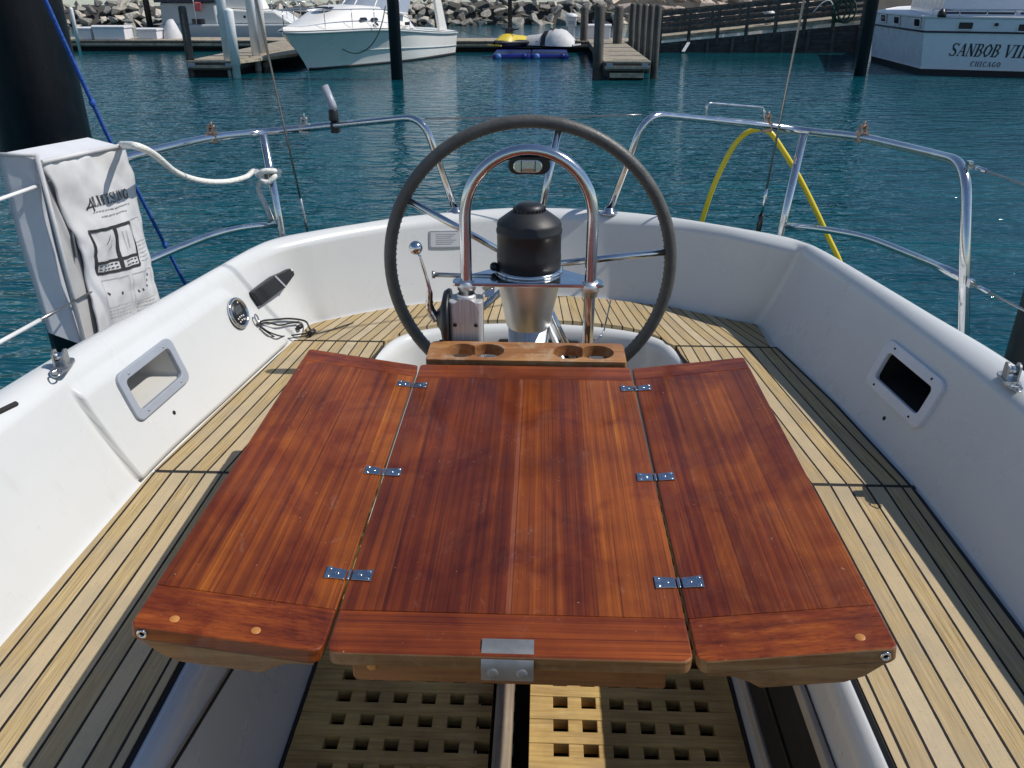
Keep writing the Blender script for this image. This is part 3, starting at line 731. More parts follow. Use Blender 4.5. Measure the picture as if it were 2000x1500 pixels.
# ------------------------------------------------------------------ steering pedestal
PX, PY = .003, 2.03
pd = thing('steering_pedestal', (PX,PY,.6), 'steering pedestal with black compass cover, guard arch and large grey leather wheel', 'steering pedestal')
mb = MB(); mb.lathe([(.0,.60),(.11,.60),(.11,.615),(.06,.63),(.0535,.65),(.0535,1.285),(0,1.285)], V(PX,PY,0), Z3, 36); obj('column', mb, M_cast, pd)
mb = MB(); mb.lathe([(.0535,1.283),(.058,1.288),(.072,1.36),(.083,1.415),(.085,1.425),(0,1.425)], V(PX,PY,0), Z3, 48); obj('cone', mb, M_br, pd)
mb = MB(); mb.lathe([(.082,1.4378),(.0885,1.4378),(.0885,1.444),(.082,1.447)], V(PX,PY,0), Z3, 48); obj('compass_collar', mb, M_ss, pd)
mb = MB(); mb.lathe([(.0,1.438),(.0815,1.438),(.0825,1.48),(.0815,1.485),(.0815,1.536),(.0835,1.539),(.0835,1.546),(.0815,1.549),(.0815,1.560),(.0785,1.567),(.060,1.581),(.046,1.591),(.041,1.593)], V(PX,PY,0), Z3, 64)
cc = obj('compass_cover', mb, M_blacks, pd)
mb = MB()
mb.lathe([(.039,1.586),(.039,1.597),(.035,1.606),(.024,1.611),(0,1.612)], V(PX,PY,0), Z3, 40)
for k in range(24):
    a = 2*PI*k/24; mb.box(V(PX+.0395*math.cos(a), PY+.0395*math.sin(a), 1.594), (.003,.004,.013), Matrix.Rotation(a,3,'Z'))
obj('ribbed_knob', mb, M_black, cc)
mb = MB(); mb.ico(V(PX-.088,PY-.02,1.452), .012, 2); obj('light_stub', mb, M_black, cc)
# shelf plate that ties the guard to the compass
gy = 1.94; gx = .1535
mb = MB()
pl = [(-.185,gy-.018),(.19,gy-.018),(.19,gy+.018),(.07,PY+.03),(.05,PY+.07),(-.05,PY+.07),(-.07,PY+.03),(-.185,gy+.018)]
mb.prism(rounded(pl,[.012]*8,4), V(0,0,1.4275), X3, Y3, Z3, .010); obj('compass_shelf', mb, M_ss, pd, bevel=.002)
mb = MB(); mb.tube([V(-.236,1.985,1.437), V(-.09,1.975,1.437)], .0062, 10); mb.lathe([(0,-.004),(.0095,-.004),(.0095,.003),(0,.003)], V(-.238,1.985,1.437), X3, 10); obj('brake_rod', mb, M_dull, pd)
GA = []
for z in (.62,.9,1.2,1.45): GA.append(V(.003-gx,gy,z))
for k in range(0, 25):
    a = PI-PI*k/24; GA.append(V(.003+gx*math.cos(a), gy, 1.600+.156*math.sin(a)))
for z in (1.45,1.2,.9,.62): GA.append(V(.003+gx,gy,z))
mb = MB(); mb.tube(GA, .0142, 18); obj('guard_arch', mb, M_ss, pd)
pieces('guard_clamp', [lambda mb, s=s: mb.lathe([(.0144,-.026),(.020,-.026),(.020,-.013),(.023,-.012),(.024,-.004),(.024,.004),(.0195,.012),(.0144,.012)], V(.003+s*gx,gy,1.4275), Z3, 24) for s in (-1,1)], M_br, pd)
mb = MB(); mb.tube([V(PX+.05,PY,1.30),V(.115,1.95,1.16),V(.15,1.93,1.02)], .009, 10); obj('brace_strut', mb, M_br, pd)
mb = MB(); mb.tube([V(-.055,2.07,1.40),V(-.12,2.14,1.35)], .009, 10); obj('brace_strut', mb, M_dull, pd)
# courtesy lamp under the top of the arch
lp = V(0.003,gy,1.722)
mb = MB(); mb.prism(rrect(.098,.040,.0199,8), lp+V(0,.012,0), X3, Z3, V(0,-1,0), .022); lm = obj('arch_lamp', mb, M_black, pd, bevel=.002)
mb = MB(); mb.prism(rrect(.068,.030,.0149,8), lp+V(-.003,-.0105,-.001), X3, Z3, V(0,-1,0), .005); ln = obj('lamp_lens', mb, M_lens, lm, bevel=.003)
pieces('lens_rib', [lambda mb, x=x: mb.slab(lp.x+x-.0012, lp.x+x+.0012, gy-.0168, gy-.0152, lp.z-.013, lp.z+.012) for x in (-.018,.014)], M_black, lm)
pieces('lens_element', [lambda mb: mb.prism(rrect(.030,.007,.003,3), lp+V(-.002,-.0152,-.009), X3, Z3, V(0,-1,0), .0012)], M_bronze, lm)
# engine control box with its lever
ec = thing('engine_control', (-.155,1.925,.6), 'brushed metal engine control box with a chrome ball lever left of the compass', 'engine control')
bx, by = -.151, 1.925; mb = MB()
prof = rrect(.084,.066,.013,5)
mb.prism(prof, V(bx,by,1.10), X3, Y3, Z3, .297); 
mb.lathe([(.026,0),(.026,.010),(.020,.012)], V(bx,by,1.3972), Z3, 24)
obj('control_housing', mb, M_cast, ec, bevel=.003)
mb = MB(); mb.lathe([(.0,.0),(.034,.0),(.034,.0012),(0,.0014)], V(bx,by-.0328,1.372), V(0,-1,0), 30, smooth=False); obj('cover_disc', mb, M_cast, ec)
pieces('screw', [lambda mb, x=x: mb.lathe([(.005,0),(.005,.002),(0,.002)], V(bx+x,by-.0332,1.338), V(0,-1,0), 10) for x in (-.026,.026)], M_black, ec)
mb = MB(); ax = V(-1,0,0)
mb.lathe([(0,0),(.075,0),(.076,.006),(.070,.016),(.036,.024),(.026,.030),(.022,.034),(0,.034)], V(bx-.0415,by+.012,1.338), ax, 30); obj('lever_boss', mb, M_black, ec)
ball = at(812,484,y=1.92); root = V(bx-.077,by+.005,1.335)
mb = MB(); pts = catmull([root, root+V(-.016,0,.035), ball+V(.028,0,-.105), ball+V(.006,0,-.012)], 8)
mb.tube(pts, [.0125,.012,.011,.0095,.0075,.0055,.0045,.004], 12); lv = obj('lever', mb, M_ss, ec)
mb = MB(); mb.ico(ball, .0168, 4); obj('lever_knob', mb, M_ss, lv)
mb = MB(); mb.tube([V(-.21,1.93,1.275), V(-.222,1.93,1.272)], .008, 10); obj('neutral_button', mb, M_dark, ec)

# ------------------------------------------------------------------ steering wheel
wy = 2.2; wc = V(.002, wy, 1.392); wr = .3905
mb = MB(); pts = [wc+V(wr*math.cos(2*PI*k/96),0,wr*math.sin(2*PI*k/96)) for k in range(96)]
mb.tube(pts, .0172, 16, closed=True); sw = obj('steering_wheel', mb, M_leather, pd, label='big grey leather wrapped wheel rim')
mb = MB()
for k in range(150):      # lacing along the inside of the rim
    a = 2*PI*k/150; p = wc+V((wr-.017)*math.cos(a), -.002+.004*(k % 2), (wr-.017)*math.sin(a))
    mb.box(p, (.0035,.006,.0022), Matrix.Rotation(-a,3,'Y'))
obj('lacing', mb, M_black, sw)
mb = MB(); mb.lathe([(0,-.03),(.03,-.03),(.034,-.02),(.036,.0),(.030,.02),(.012,.03),(0,.03)], wc, V(0,1,0), 24); obj('hub', mb, M_ss, sw)
for a in (6,78,150,222,294):
    a = math.radians(a+1.0); d = V(math.cos(a),0,math.sin(a)); mb = MB(); mb.tube([wc+d*.03, wc+d*(wr-.006)], .0095, 12); obj('spoke', mb, M_ss, sw)
mb = MB(); mb.tube([wc+V(0,-.02,0), V(PX,PY,1.402)], .014, 12); obj('axle', mb, M_ss, sw)
# ------------------------------------------------------------------ stern rails
def rail_points(L): return [at(px,py,y=y) for px,py,y in L]
rails = 'stern rails round the cockpit'
sr = thing('stern_rail', (.7,2.9,1.31), 'polished stainless stern rail with the yellow hose looped over it', 'stern rail', rails)
cnr = at(1888,668,z=1.175)
top = [V(.28,2.985,1.348), at(1262,222,y=2.975), at(1400,236,y=3.22), at(1500,246,y=3.33), at(1568,256,y=3.36), at(1683,268,y=3.10), at(1795,294,y=2.78), at(1888,318,x=cnr.x-.005), V(cnr.x,cnr.y,1.13)]
pts = fillet(top, [.09,.05,.1,.1,.1,.3,.10], 7)
RT = .0152
mb = MB(); mb.tube(pts, [.0127]*12+[RT]*(len(pts)-12), 14); obj('top_tube', mb, M_ss, sr)
rp0 = at(1522,466,z=1.16); rp1 = at(1570,262,y=rp0.y)
mb = MB(); mb.tube([rp0+V(0,0,-.04), rp0, rp1], RT, 14); obj('stanchion', mb, M_ss, sr)
low = [at(1533,441,y=3.36), at(1600,447,y=3.2), at(1690,462,y=2.98), at(1800,506,y=2.64), at(1884,544,x=cnr.x-.002)]
mb = MB(); mb.tube(fillet(low, .15, 6), .0135, 12); obj('lower_tube', mb, M_ss, sr)
def feet(P, par):
    for p in P:
        mb = MB(); mb.lathe([(.0128,.0),(.034,.0),(.034,.004),(.019,.008),(.0165,.022),(.0128,.022)], V(p.x,p.y,p.z-.002 if p.z > 1.3 else 1.128), Z3, 20)
        obj('base_flange', mb, M_ss, par)
feet([top[0], rp0, cnr], sr)
def clamp(px, py, y, par, m=M_bronze):
    p = at(px,py,y=y); mb = MB(); k = 1.2
    mb.box(p, (.038,.036,.037)); mb.box(p+V(-.008,0,.030), (.006,.022,.026)); mb.box(p+V(.009,0,.030), (.006,.022,.026)); mb.lathe([(0,-.014),(.007,-.014),(.007,.014),(0,.014)], p+V(0,0,.036), X3, 10); mb.lathe([(0,0),(.005,0),(.004,.012),(0,.014)], p+V(.002,0,.042), Z3, 8); obj('rail_bracket', mb, m, par, bevel=.0015)
clamp(1497,247,3.33,sr); clamp(1683,267,3.10,sr,M_bronze)
# thin wire hoop above the starboard rail
h0 = at(1380,236,y=3.2); h1 = at(1493,246,y=3.32)
mb = MB(); mb.tube(fillet([h0, at(1380,201,y=3.2), at(1492,210,y=3.32), h1], .02, 5), .0048, 8); obj('wire_hoop', mb, M_ss, sr)
sl_ = thing('stern_rail', (-.7,2.8,1.31), 'polished stainless stern rail carrying the rod holder and the knotted white rope', 'stern rail', rails)
li = at(890,413,z=1.349)
lc = V(-1.40,2.36,1.155)
topL = [li, at(826,228,y=2.955), at(640,246,y=3.25), at(515,259,y=3.29), at(415,268,y=3.06), at(300,294,y=2.74), at(215,318,y=2.56), V(lc.x,lc.y,1.60), V(lc.x,lc.y,1.10)]
pts = fillet(topL, [.085,.1,.1,.2,.2,.08,.08], 7)
mb = MB(); mb.tube(pts, [.0127]*12+[RT]*(len(pts)-12), 14); obj('top_tube', mb, M_ss, sl_)
lp0 = at(553,468,z=1.16); lp1 = at(514,262,y=lp0.y)
mb = MB(); mb.tube([lp0+V(0,0,-.04), lp0, lp1], RT, 14); obj('stanchion', mb, M_ss, sl_)
low = [at(543,438,y=3.27), at(470,445,y=3.10), at(410,460,y=2.93), at(300,504,y=2.64), at(220,540,y=2.46)]
mb = MB(); mb.tube(fillet(low, .15, 6), .0135, 12); obj('lower_tube', mb, M_ss, sl_)
feet([li, lp0, topL[-1]], sl_)
clamp(415,268,3.06,sl_,M_bronze); clamp(595,251,3.27,sl_,M_dull)
# wire gate between the two rails
mb = MB(); a = at(830,232,y=2.955); b_ = at(1254,224,y=2.975)
mb.tube(catmull([a, (a+b_)/2+V(0,0,-.002), b_],6), .0025, 6); gw = obj('gate_wire', mb, M_wire, origin=a); tag(gw, 'thin wire strung between the two stern rails behind the steering wheel', 'wire')
# lifelines
def lifeline(P, r, m, label, grp='lifelines leading to the rails', fit=None):
    t = thing('lifeline', P[-1], label, 'lifeline', grp); mb = MB(); mb.tube(catmull([Vector(p) for p in P], 8), r, 8); obj('wire', mb, m, t)
    if fit:
        a, b2 = Vector(fit[0]), Vector(fit[1]); mb = MB(); mb.tube([a, a.lerp(b2,.3), a.lerp(b2,.35), a.lerp(b2,.7), a.lerp(b2,.75), b2], [.003,.003,.0065,.0065,.003,.003], 10)
        mb.box(a, (.014,.02,.022)); obj('turnbuckle', mb, M_ss, t)
    return t
q0 = at(1893,322,x=cnr.x); q1 = at(2000,360,x=cnr.x+.02); dq = q1-q0
lifeline([q0+dq*14, q0+dq*7, q0], .0036, M_wire, 'bare wire lifeline fixed to the top corner of the rail with the hose', fit=(q0, q0+dq*.45))
q0 = at(1896,553,x=cnr.x); q1 = at(2000,606,x=cnr.x+.02); dq = q1-q0
lifeline([q0+dq*14, q0+dq*7, q0], .0036, M_wire, 'lower bare wire lifeline fixed halfway up the corner post above the dark locker', fit=(q0, q0+dq*.5))
q0 = at(105,352,x=-1.25); q1 = at(0,389,x=-1.255); dq = q1-q0
lifeline([q0+dq*14, q0+dq*7, q0], .0050, M_wcoat, 'upper white coated lifeline running into the white rescue bag')
q0 = at(182,568,x=-1.235); q1 = at(0,668,x=-1.235); dq = q1-q0
lifeline([q0+dq*13, q0+dq*6, q0+dq*.6], .0056, M_wcoat, 'lower white coated lifeline passing in front of the rescue bag'); 
mb = MB(); mb.tube([q0+dq*.62, q0+dq*.4, q0+dq*.36, q0], [.0062,.0042,.003,.003], 8); obj('swaged_end', mb, M_wire, bpy.data.objects['lifeline.003'])

# backstays
def stay(p0, pts, label, tb_):
    t = thing('backstay', p0, label, 'backstay', 'backstays'); mb = MB()
    mb.tube(pts, .0042, 8); obj('wire', mb, M_wire, t)
    mb = MB(); d = (pts[1]-pts[0]).normalized()
    if tb_: mb.tube([p0, p0+d*.02, p0+d*.03, p0+d*.075], [.010,.010,.011,.010], 10); obj('boot', mb, M_black, t); mb = MB(); mb.tube([p0+d*.075, p0+d*.19], [.0062,.0056], 10); obj('turnbuckle', mb, M_ss, t)
    else: mb.tube([p0, p0+d*.05, p0+d*.055, p0+d*.15], [.006,.006,.0055,.0045], 10); obj('turnbuckle', mb, M_dull, t)
    return t
p0 = at(1481,452,z=1.235); pm = at(1570,0,y=p0.y-.30); d = (pm-p0); stay(p0, [p0, p0+d, p0+d*8], 'wire backstay with a black boot at its foot, rising beside the yellow hose', True)
p0 = at(601,452,z=1.235); pm = at(500,0,y=p0.y-.30); d = (pm-p0); stay(p0, [p0, p0+d, p0+d*8], 'wire backstay rising past the knotted white rope and the cruiser bow', False)

# rod holder
a = at(655,247,y=3.23); b_ = at(649,205,y=3.23); c_ = at(634,168,y=3.25)
rh = thing('rod_holder', a, 'grey tube rod holder clamped upright on the stern rail before the cruiser', 'rod holder')
mb = MB(); mb.tube([b_+(a-b_)*.25, b_, c_], [.017,.0155,.0145], 16, cap=True); obj('holder_tube', mb, M_alu, rh)
mb = MB(); mb.box(a+V(0,0,-.002), (.03,.042,.042)); mb.tube([a+V(-.002,-.005,.02), b_+(a-b_)*.2], .0185, 12); obj('rail_clamp', mb, M_black, rh, bevel=.004)

# white rope tied to the port stanchion
k0 = lp0.lerp(lp1, .63); side = [at(236,283,x=-1.24), at(265,285,y=2.30), at(300,301,y=2.48), at(345,337,y=2.78), at(392,353,y=2.96), at(440,355,y=3.10), at(480,346,y=3.19), at(497,333,y=3.23)]
wrp = thing('white_rope', k0, 'thick white rope drooping from the rescue bag and knotted round a rail stanchion', 'rope')
mb = MB(); mb.tube(catmull(side+[k0+V(-.035,-.02,.006)], 8), .0104, 10); obj('rope_line', mb, M_rope, wrp)
mb = MB()
kn = [k0+V(-.04,-.02,.0), k0+V(-.012,-.026,.016), k0+V(.022,-.012,.014), k0+V(.024,.016,.008), k0+V(-.01,.024,.004), k0+V(-.032,.0,.010), k0+V(-.022,-.028,-.014), k0+V(.0,-.03,-.018), k0+V(.02,-.018,-.002), k0+V(.018,.016,-.006), k0+V(-.03,.018,-.01), k0+V(-.04,-.02,.012)]
mb.tube(catmull([k0+(q-k0)*1.2 for q in kn], 6), .0106, 10); obj('knot', mb, M_rope, wrp)
mb = MB(); t0 = k0+V(-.026,-.026,-.012); mb.tube(catmull([t0, at(505,370,y=3.24), at(518,400,y=3.25), at(531,430,y=3.26)], 6), .011, 10); obj('rope_tail', mb, M_rope, wrp)

# yellow hose
hp = [at(1366,442,y=3.579)+V(0,.02,-.06), at(1372,428,y=3.555), at(1395,360,y=3.519), at(1425,298,y=3.496), at(1450,266,y=3.472), at(1476,253,y=3.460), at(1502,257,y=3.437), at(1528,292,y=3.413), at(1560,345,y=3.389), at(1590,404,y=3.365), at(1617,462,y=3.342), at(1644,520,y=3.318), at(1690,640,y=3.294)]
hs = obj('yellow_hose', MB().tube(catmull(hp, 8), .0108, 12), M_hose, origin=hp[5]); tag(hs, 'bright yellow hose looped over the stern rail', 'hose')
# blue rope
bp_ = [at(px,py,x=-1.46) for px,py in ((58,-60),(88,0),(130,92),(180,200),(215,275),(250,338),(285,405),(322,478),(362,556),(390,610))]
br = obj('blue_rope', MB().tube(catmull(bp_, 10), .0068, 10), M_blue, origin=bp_[4]); tag(br, 'thin blue mooring rope slanting down in front of the massive black pile', 'rope')
pieces('knot', [lambda mb, q=q: mb.ico(q, .012, 2, f=lambda p: Vector((p.x*.011,p.y*.011,p.z*.016))) for q in (bp_[3], bp_[7])], M_blue, br)

# ------------------------------------------------------------------ rescue sling bag on the port rail
bx0 = -1.235
TL, TR, BL, BR = at(78,318,x=bx0), at(243,284,x=bx0), at(196,668,x=bx0), at(318,628,x=bx0)
bag = thing('rescue_bag', (TL+TR)/2, 'white vinyl rescue sling bag with printed flap hanging on the rail', 'bag')
nb = V(1,0,0)
def bagpt(u, w):   # w from 0 at the top to 1 at the bottom
    p = TL.lerp(TR, u).lerp(BL.lerp(BR, u), w)
    p = p+nb*(.020*math.sin(PI*w)*math.sin(PI*u)+.007*math.sin(w*17+u*3)*(1-u)**2)+(TR-TL)*(.10*math.sin(PI*min(1,w*1.05))**1.4*(1-u)**2*(1 if w < .75 else 1))
    f = noise.noise(Vector((u*4.3, w*5.1, 2.2)))*.007+noise.noise(Vector((u*9, w*10, 5.2)))*.0045+abs(noise.noise(Vector((u*6+w*4, w*7-u*5, 9.1))))*.010
    return p+nb*f
NU, NWv = 28, 44; rows = [[bagpt(j/NU, i/NWv) for j in range(NU+1)] for i in range(NWv+1)]
mb = MB(); g1 = mb.grid(rows); g2 = mb.grid([[p-nb*.004 for p in r] for r in rows])
bd1 = g1[0]+[r[-1] for r in g1[1:]]+g1[-1][-2::-1]+[r[0] for r in g1[-2:0:-1]]; bd2 = g2[0]+[r[-1] for r in g2[1:]]+g2[-1][-2::-1]+[r[0] for r in g2[-2:0:-1]]
for i in range(len(bd1)): mb.face([bd1[i], bd1[(i+1)%len(bd1)], bd2[(i+1)%len(bd1)], bd2[i]])
fl = obj('flap', mb, M_canvas, bag)
# body: side gusset and back
G0, G1 = at(70,302,y=TL.y-.01), at(-6,301,y=TL.y-.04); H0, H1 = at(165,676,y=TL.y+.02), at(97,652,y=TL.y-.01)
depth = (G1-G0); depth2 = H1-H0
mb = MB(); rows = []
loop = lambda w: [TR.lerp(BR,w)+V(-.02,.0,0), TL.lerp(BL,w)+V(-.025+.0,.03,0)+V(-.02,0,0)*0, G0.lerp(H0,w)+V(-.004,.0,0), G1.lerp(H1,w), G1.lerp(H1,w)+(TR-TL)*.9+V(0,.03,0), TR.lerp(BR,w)+V(-.03,.01,0)]
for i in range(13):
    w = i/12*.99; L_ = loop(w); rr = []
    for a, b2 in zip(L_, L_[1:]):
        for k in range(5): rr.append(a.lerp(b2, k/5))
    rr.append(L_[-1])
    rr = [p+V(-1,0,0)*.010*math.sin(PI*w)*math.sin(PI*min(1,k/len(rr)*1.0)) + V(0,noise.noise(p*7)*.006,0) for k, p in enumerate(rr)]
    rows.append(rr)
mb.grid(rows); mb.face(mb.verts(loop(0)[:-1])); mb.face(mb.verts([p+V(0,0,.003) for p in loop(.99)[:-1]]))
obj('bag_body', mb, M_canvas2, bag)
Q0, Q1 = TL+V(-.012,.014,0), BL+V(-.012,.014,0); mb = MB(); mb.grid([[(G0.lerp(H0,i/10)+V(.004,.006,0)).lerp(Q0.lerp(Q1,i/10)+(TR-TL)*(.10*math.sin(PI*i/10)), j/5) for j in range(6)] for i in range(11)]); obj('gusset', mb, M_bag, bag)
mb = MB(); mb.tube([G0+V(.004,-.004,0), G0.lerp(H0,.35)+V(.006,-.006,0), H0+V(.004,-.004,0)], .006, 8); mb.tube([TL+V(.006,-.004,.002), TL.lerp(TR,.5)+V(.01,0,.004), TR+V(.004,0,.002)], .0065, 8); mb.tube([G0+V(.004,-.004,0), G1+V(0,-.002,0)], .005, 8)
obj('piping', mb, M_canvas, bag)
mb = MB(); g = G0.lerp(H0,.62)+V(.0,.035,0); 
obj('reinforcement_patch', MB().prism(rrect(.05,.07,.004,2), bagpt(0,.44)+V(-.018,-.0,0), V(-.75,.66,0).normalized()*-1, V(0,.12,1).normalized(), V(.6,-.8,0).normalized(), .003), M_grey, bag)
# printing on the flap
def on_flap(u, w, lift=.0022):
    p = bagpt(u, w); e = .01
    a = bagpt(u+e, w)-p; b2 = bagpt(u, w+e)-p; n_ = a.cross(b2).normalized()
    if n_.x < 0: n_ = -n_
    return p+n_*lift
def ink(mb, u0, w0, u1, w1, th):   # a printed bar of thickness th, following the cloth
    n = max(2, int(abs(u1-u0)*30+abs(w1-w0)*40)); du = u1-u0; dw = (w1-w0)
    ax = (TR-TL).length; ay = (BL-TL).length; L = math.hypot(du*ax, dw*ay); nu, nw = -dw*ay/L*th/ax, du*ax/L*th/ay
    mb.grid([[on_flap(u0+du*k/n+s*nu/2, w0+dw*k/n+s*nw/2) for k in range(n+1)] for s in (-1,1)], smooth=False)
mb = MB(); U0, U1, W0, W1 = .15, .745, .385, .575
WA = .565; WB = .625
for e in ((U0,W0,U1,W0),(U0,WA,U1,WA),(U0,WB,U1,WB)): ink(mb, *e, .0085)
for e in ((U0+.005,W0,U0+.005,WB),): ink(mb, *e, .012)
ink(mb, U1,W0,U1,WB,.007); ink(mb, .455,W0,.468,WB,.021)
obj('print_frame', mb, M_ink, bag)
mb = MB()
for k in range(2): 
    for u in [U0+.03+i*.05 for i in range(11)]:
        if abs(u-.455) > .05 and u < .70: ink(mb, u, WA+.02+.02*k, u+.03, WA+.02+.02*k, .0035)
for (u0,w0,u1,w1) in ((.30,.47,.36,.42),(.33,.50,.39,.45),(.58,.42,.60,.53),(.64,.42,.65,.52)): ink(mb,u0,w0,u1,w1,.002)
for (u, w) in ((.20,.735),(.36,.745),(.63,.765),(.72,.765),(.80,.75),(.86,.69),(.83,.72)): ink(mb,u,w,u+.022,w+.012,.006)
obj('print_detail', mb, M_ink, bag)
mb = MB()
for (u0,w0,u1,w1) in ((.17,.665,.52,.665),(.17,.665,.17,.82),(.52,.665,.52,.83),(.57,.665,.95,.665),(.57,.665,.57,.84),(.95,.665,.95,.83),(.78,.665,.78,.76),(.77,.375,.94,.375),(.94,.375,.94,.50),(.77,.50,.94,.50),(.77,.375,.77,.50)): ink(mb,u0,w0,u1,w1,.0014)
rnd = random.Random(4)
def textline(u0, u1, w, h=.0022):
    u = u0
    while u < u1:
        l = rnd.uniform(.015,.05); ink(mb, u, w, min(u1,u+l), w, h); u += l+.012
textline(.30,.84,.292,.003); textline(.36,.76,.322,.003)
for k in range(5): textline(.78,.95,.52+.022*k,.0016)
for k in range(4): textline(.18,.50,.84+.02*k-.02,.0016)
for k in range(4): textline(.60,.93,.85+.018*k-.02,.0016)
obj('small_print', mb, M_inkg, bag)

# stroke lettering: glyphs on a 1 x 1.4 grid, with thick and thin strokes and serifs
G = {'S':[(.85,1.2,.6,1.4,.12),(.6,1.4,.3,1.4,.1),(.3,1.4,.15,1.15,.2),(.15,1.15,.3,.8,.2),(.3,.8,.65,.62,.24),(.65,.62,.82,.3,.2),(.82,.3,.62,0,.18),(.62,0,.3,0,.1),(.3,0,.1,.22,.12),(.88,1.2,.88,1.42,.07),(.08,0,.08,.25,.07)],
 'A':[(.08,0,.48,1.4,.09),(.5,1.4,.86,0,.24),(.22,.5,.72,.5,.09),(-.04,.0,.24,.0,.08),(.66,.0,1.06,.0,.08)],
 'N':[(.15,0,.15,1.4,.1),(.15,1.4,.85,.0,.25),(.85,0,.85,1.4,.1),(0,0,.32,0,.08),(.68,1.4,1.02,1.4,.08),(.0,1.4,.2,1.4,.08)],
 'B':[(.22,0,.22,1.4,.24),(.02,1.4,.6,1.4,.09),(.6,1.4,.78,1.1,.2),(.78,1.1,.6,.75,.16),(.2,.75,.6,.75,.08),(.6,.75,.88,.4,.2),(.88,.4,.65,0,.2),(.02,0,.65,0,.09)],
 'O':[(.5,1.4,.15,1.1,.16),(.15,1.1,.1,.45,.24),(.1,.45,.45,0,.18),(.45,0,.82,.3,.16),(.82,.3,.9,.95,.24),(.9,.95,.5,1.4,.18)],
 'V':[(.1,1.4,.48,0,.24),(.48,0,.9,1.4,.09),(-.06,1.4,.3,1.4,.08),(.72,1.4,1.06,1.4,.08)],
 'I':[(.28,0,.28,1.4,.25),(.04,1.4,.52,1.4,.08),(.04,0,.52,0,.08)],
 'C':[(.85,1.15,.6,1.4,.12),(.6,1.4,.25,1.2,.18),(.25,1.2,.12,.7,.24),(.12,.7,.25,.15,.22),(.25,.15,.55,0,.16),(.55,0,.88,.25,.12),(.88,1.1,.88,1.42,.07)],
 'H':[(.18,0,.18,1.4,.22),(.82,0,.82,1.4,.22),(.18,.7,.82,.7,.09),(0,0,.36,0,.08),(.64,0,1,0,.08),(0,1.4,.36,1.4,.08),(.64,1.4,1,1.4,.08)],
 'G':[(.85,1.15,.6,1.4,.12),(.6,1.4,.25,1.2,.18),(.25,1.2,.12,.7,.24),(.12,.7,.25,.15,.22),(.25,.15,.55,0,.16),(.55,0,.82,.12,.12),(.82,.1,.82,.6,.2),(.62,.6,.98,.6,.08)],
 'L':[(.25,0,.25,1.4,.24),(.06,1.4,.45,1.4,.08),(.05,0,.85,0,.1),(.85,0,.88,.35,.1)],
 'F':[(.25,0,.25,1.4,.24),(.05,1.4,.85,1.4,.1),(.85,1.4,.87,1.08,.1),(.25,.72,.62,.72,.1),(.05,0,.46,0,.08)],
 'E':[(.25,0,.25,1.4,.24),(.05,1.4,.82,1.4,.1),(.82,1.4,.85,1.1,.1),(.25,.72,.62,.72,.1),(.05,0,.85,0,.1),(.85,0,.88,.32,.1)]}
def lettering(mb, s, place, h, gap=.16, shear=0, widths={'I':.56}):
    x = 0; k = h/1.4
    for ch in s:
        if ch == ' ': x += .55; continue
        for x0,y0,x1,y1,t in G[ch]:
            d = Vector((x1-x0,y1-y0)); L = d.length or 1; n_ = Vector((-d.y,d.x))/L*t/2; e = d/L*.03
            q = [Vector((x0,y0))-e+n_, Vector((x1,y1))+e+n_, Vector((x1,y1))+e-n_, Vector((x0,y0))-e-n_]
            mb.face(mb.verts([place((x+p.x+shear*p.y)*k, p.y*k) for p in q]))
        x += widths.get(ch, 1)+gap
    return x*k
mb = MB(); ax = (TR-TL).length; ay = (BL-TL).length
lw_ = dict(gap=.15, widths={'I':.5,'L':.86,'F':.8,'E':.85,'S':.9}); w0_ = lettering(MB(), 'LIFESLING', lambda x, y: V(x,y,0), .0245, **lw_); lk_ = .475*ax/w0_
lettering(mb, 'LIFESLING', lambda x, y: on_flap(.345+x*lk_/ax, .262-y/ay, .0026), .0265, **lw_)
for t_ in ((.25,.272,.325,.218,.005),(.325,.215,.325,.285,.006),(.255,.262,.35,.258,.004)): ink(mb, *t_)
p_ = .855
for k in range(8):
    a0, a1 = 2*PI*k/8, 2*PI*(k+1)/8; ink(mb, p_+.012*math.cos(a0), .232+.0085*math.sin(a0), p_+.012*math.cos(a1), .232+.0085*math.sin(a1), .0016)
obj('lettering', mb, M_ink, bag)

# ------------------------------------------------------------------ fittings on the coaming
gc, nL = wall(463,612,.002)
ux = V(nL.y,-nL.x,0).normalized(); uy = nL.cross(ux); uy = uy if uy.z > 0 else -uy
gg = thing('engine_gauge', gc, 'round dark gauge with a chrome ring set in the white coaming', 'gauge')
mb = MB(); mb.lathe([(.037,0),(.047,0),(.047,.006),(.044,.009),(.038,.008),(.037,.004)], gc, nL, 36); obj('bezel', mb, M_ss, gg)
mb = MB(); mb.lathe([(.038,.0),(.038,.005),(0,.005)], gc, nL, 30); fc = obj('gauge_face', mb, M_black, gg)
mb = MB(); mb.prism(rrect(.036,.022,.003,3), gc+uy*.010+nL*.0052, ux, uy, nL, .0012); obj('display', mb, M_lcd, fc)
for q in ((-.015,-.014),(-.005,-.012),(.006,-.012),(.016,-.014),(-.010,-.024),(.001,-.023),(.012,-.025),(-.014,.028)):
    mb = MB(); mb.lathe([(.0028,0),(.0024,.0012),(0,.0014)], gc+ux*q[0]+uy*q[1]+nL*.0052, nL, 8); obj('button', mb, M_alu2, fc)
Q = [wall(*p, .0)[0] for p in ((485,572),(524,541),(546,532),(560,525),(569,529),(570,538),(545,563),(503,599))]
nH = sum(((Q[i]-Q[0]).cross(Q[i+1]-Q[0]) for i in range(1,7)), Vector()).normalized(); nH = nH if nH.x > 0 else -nH
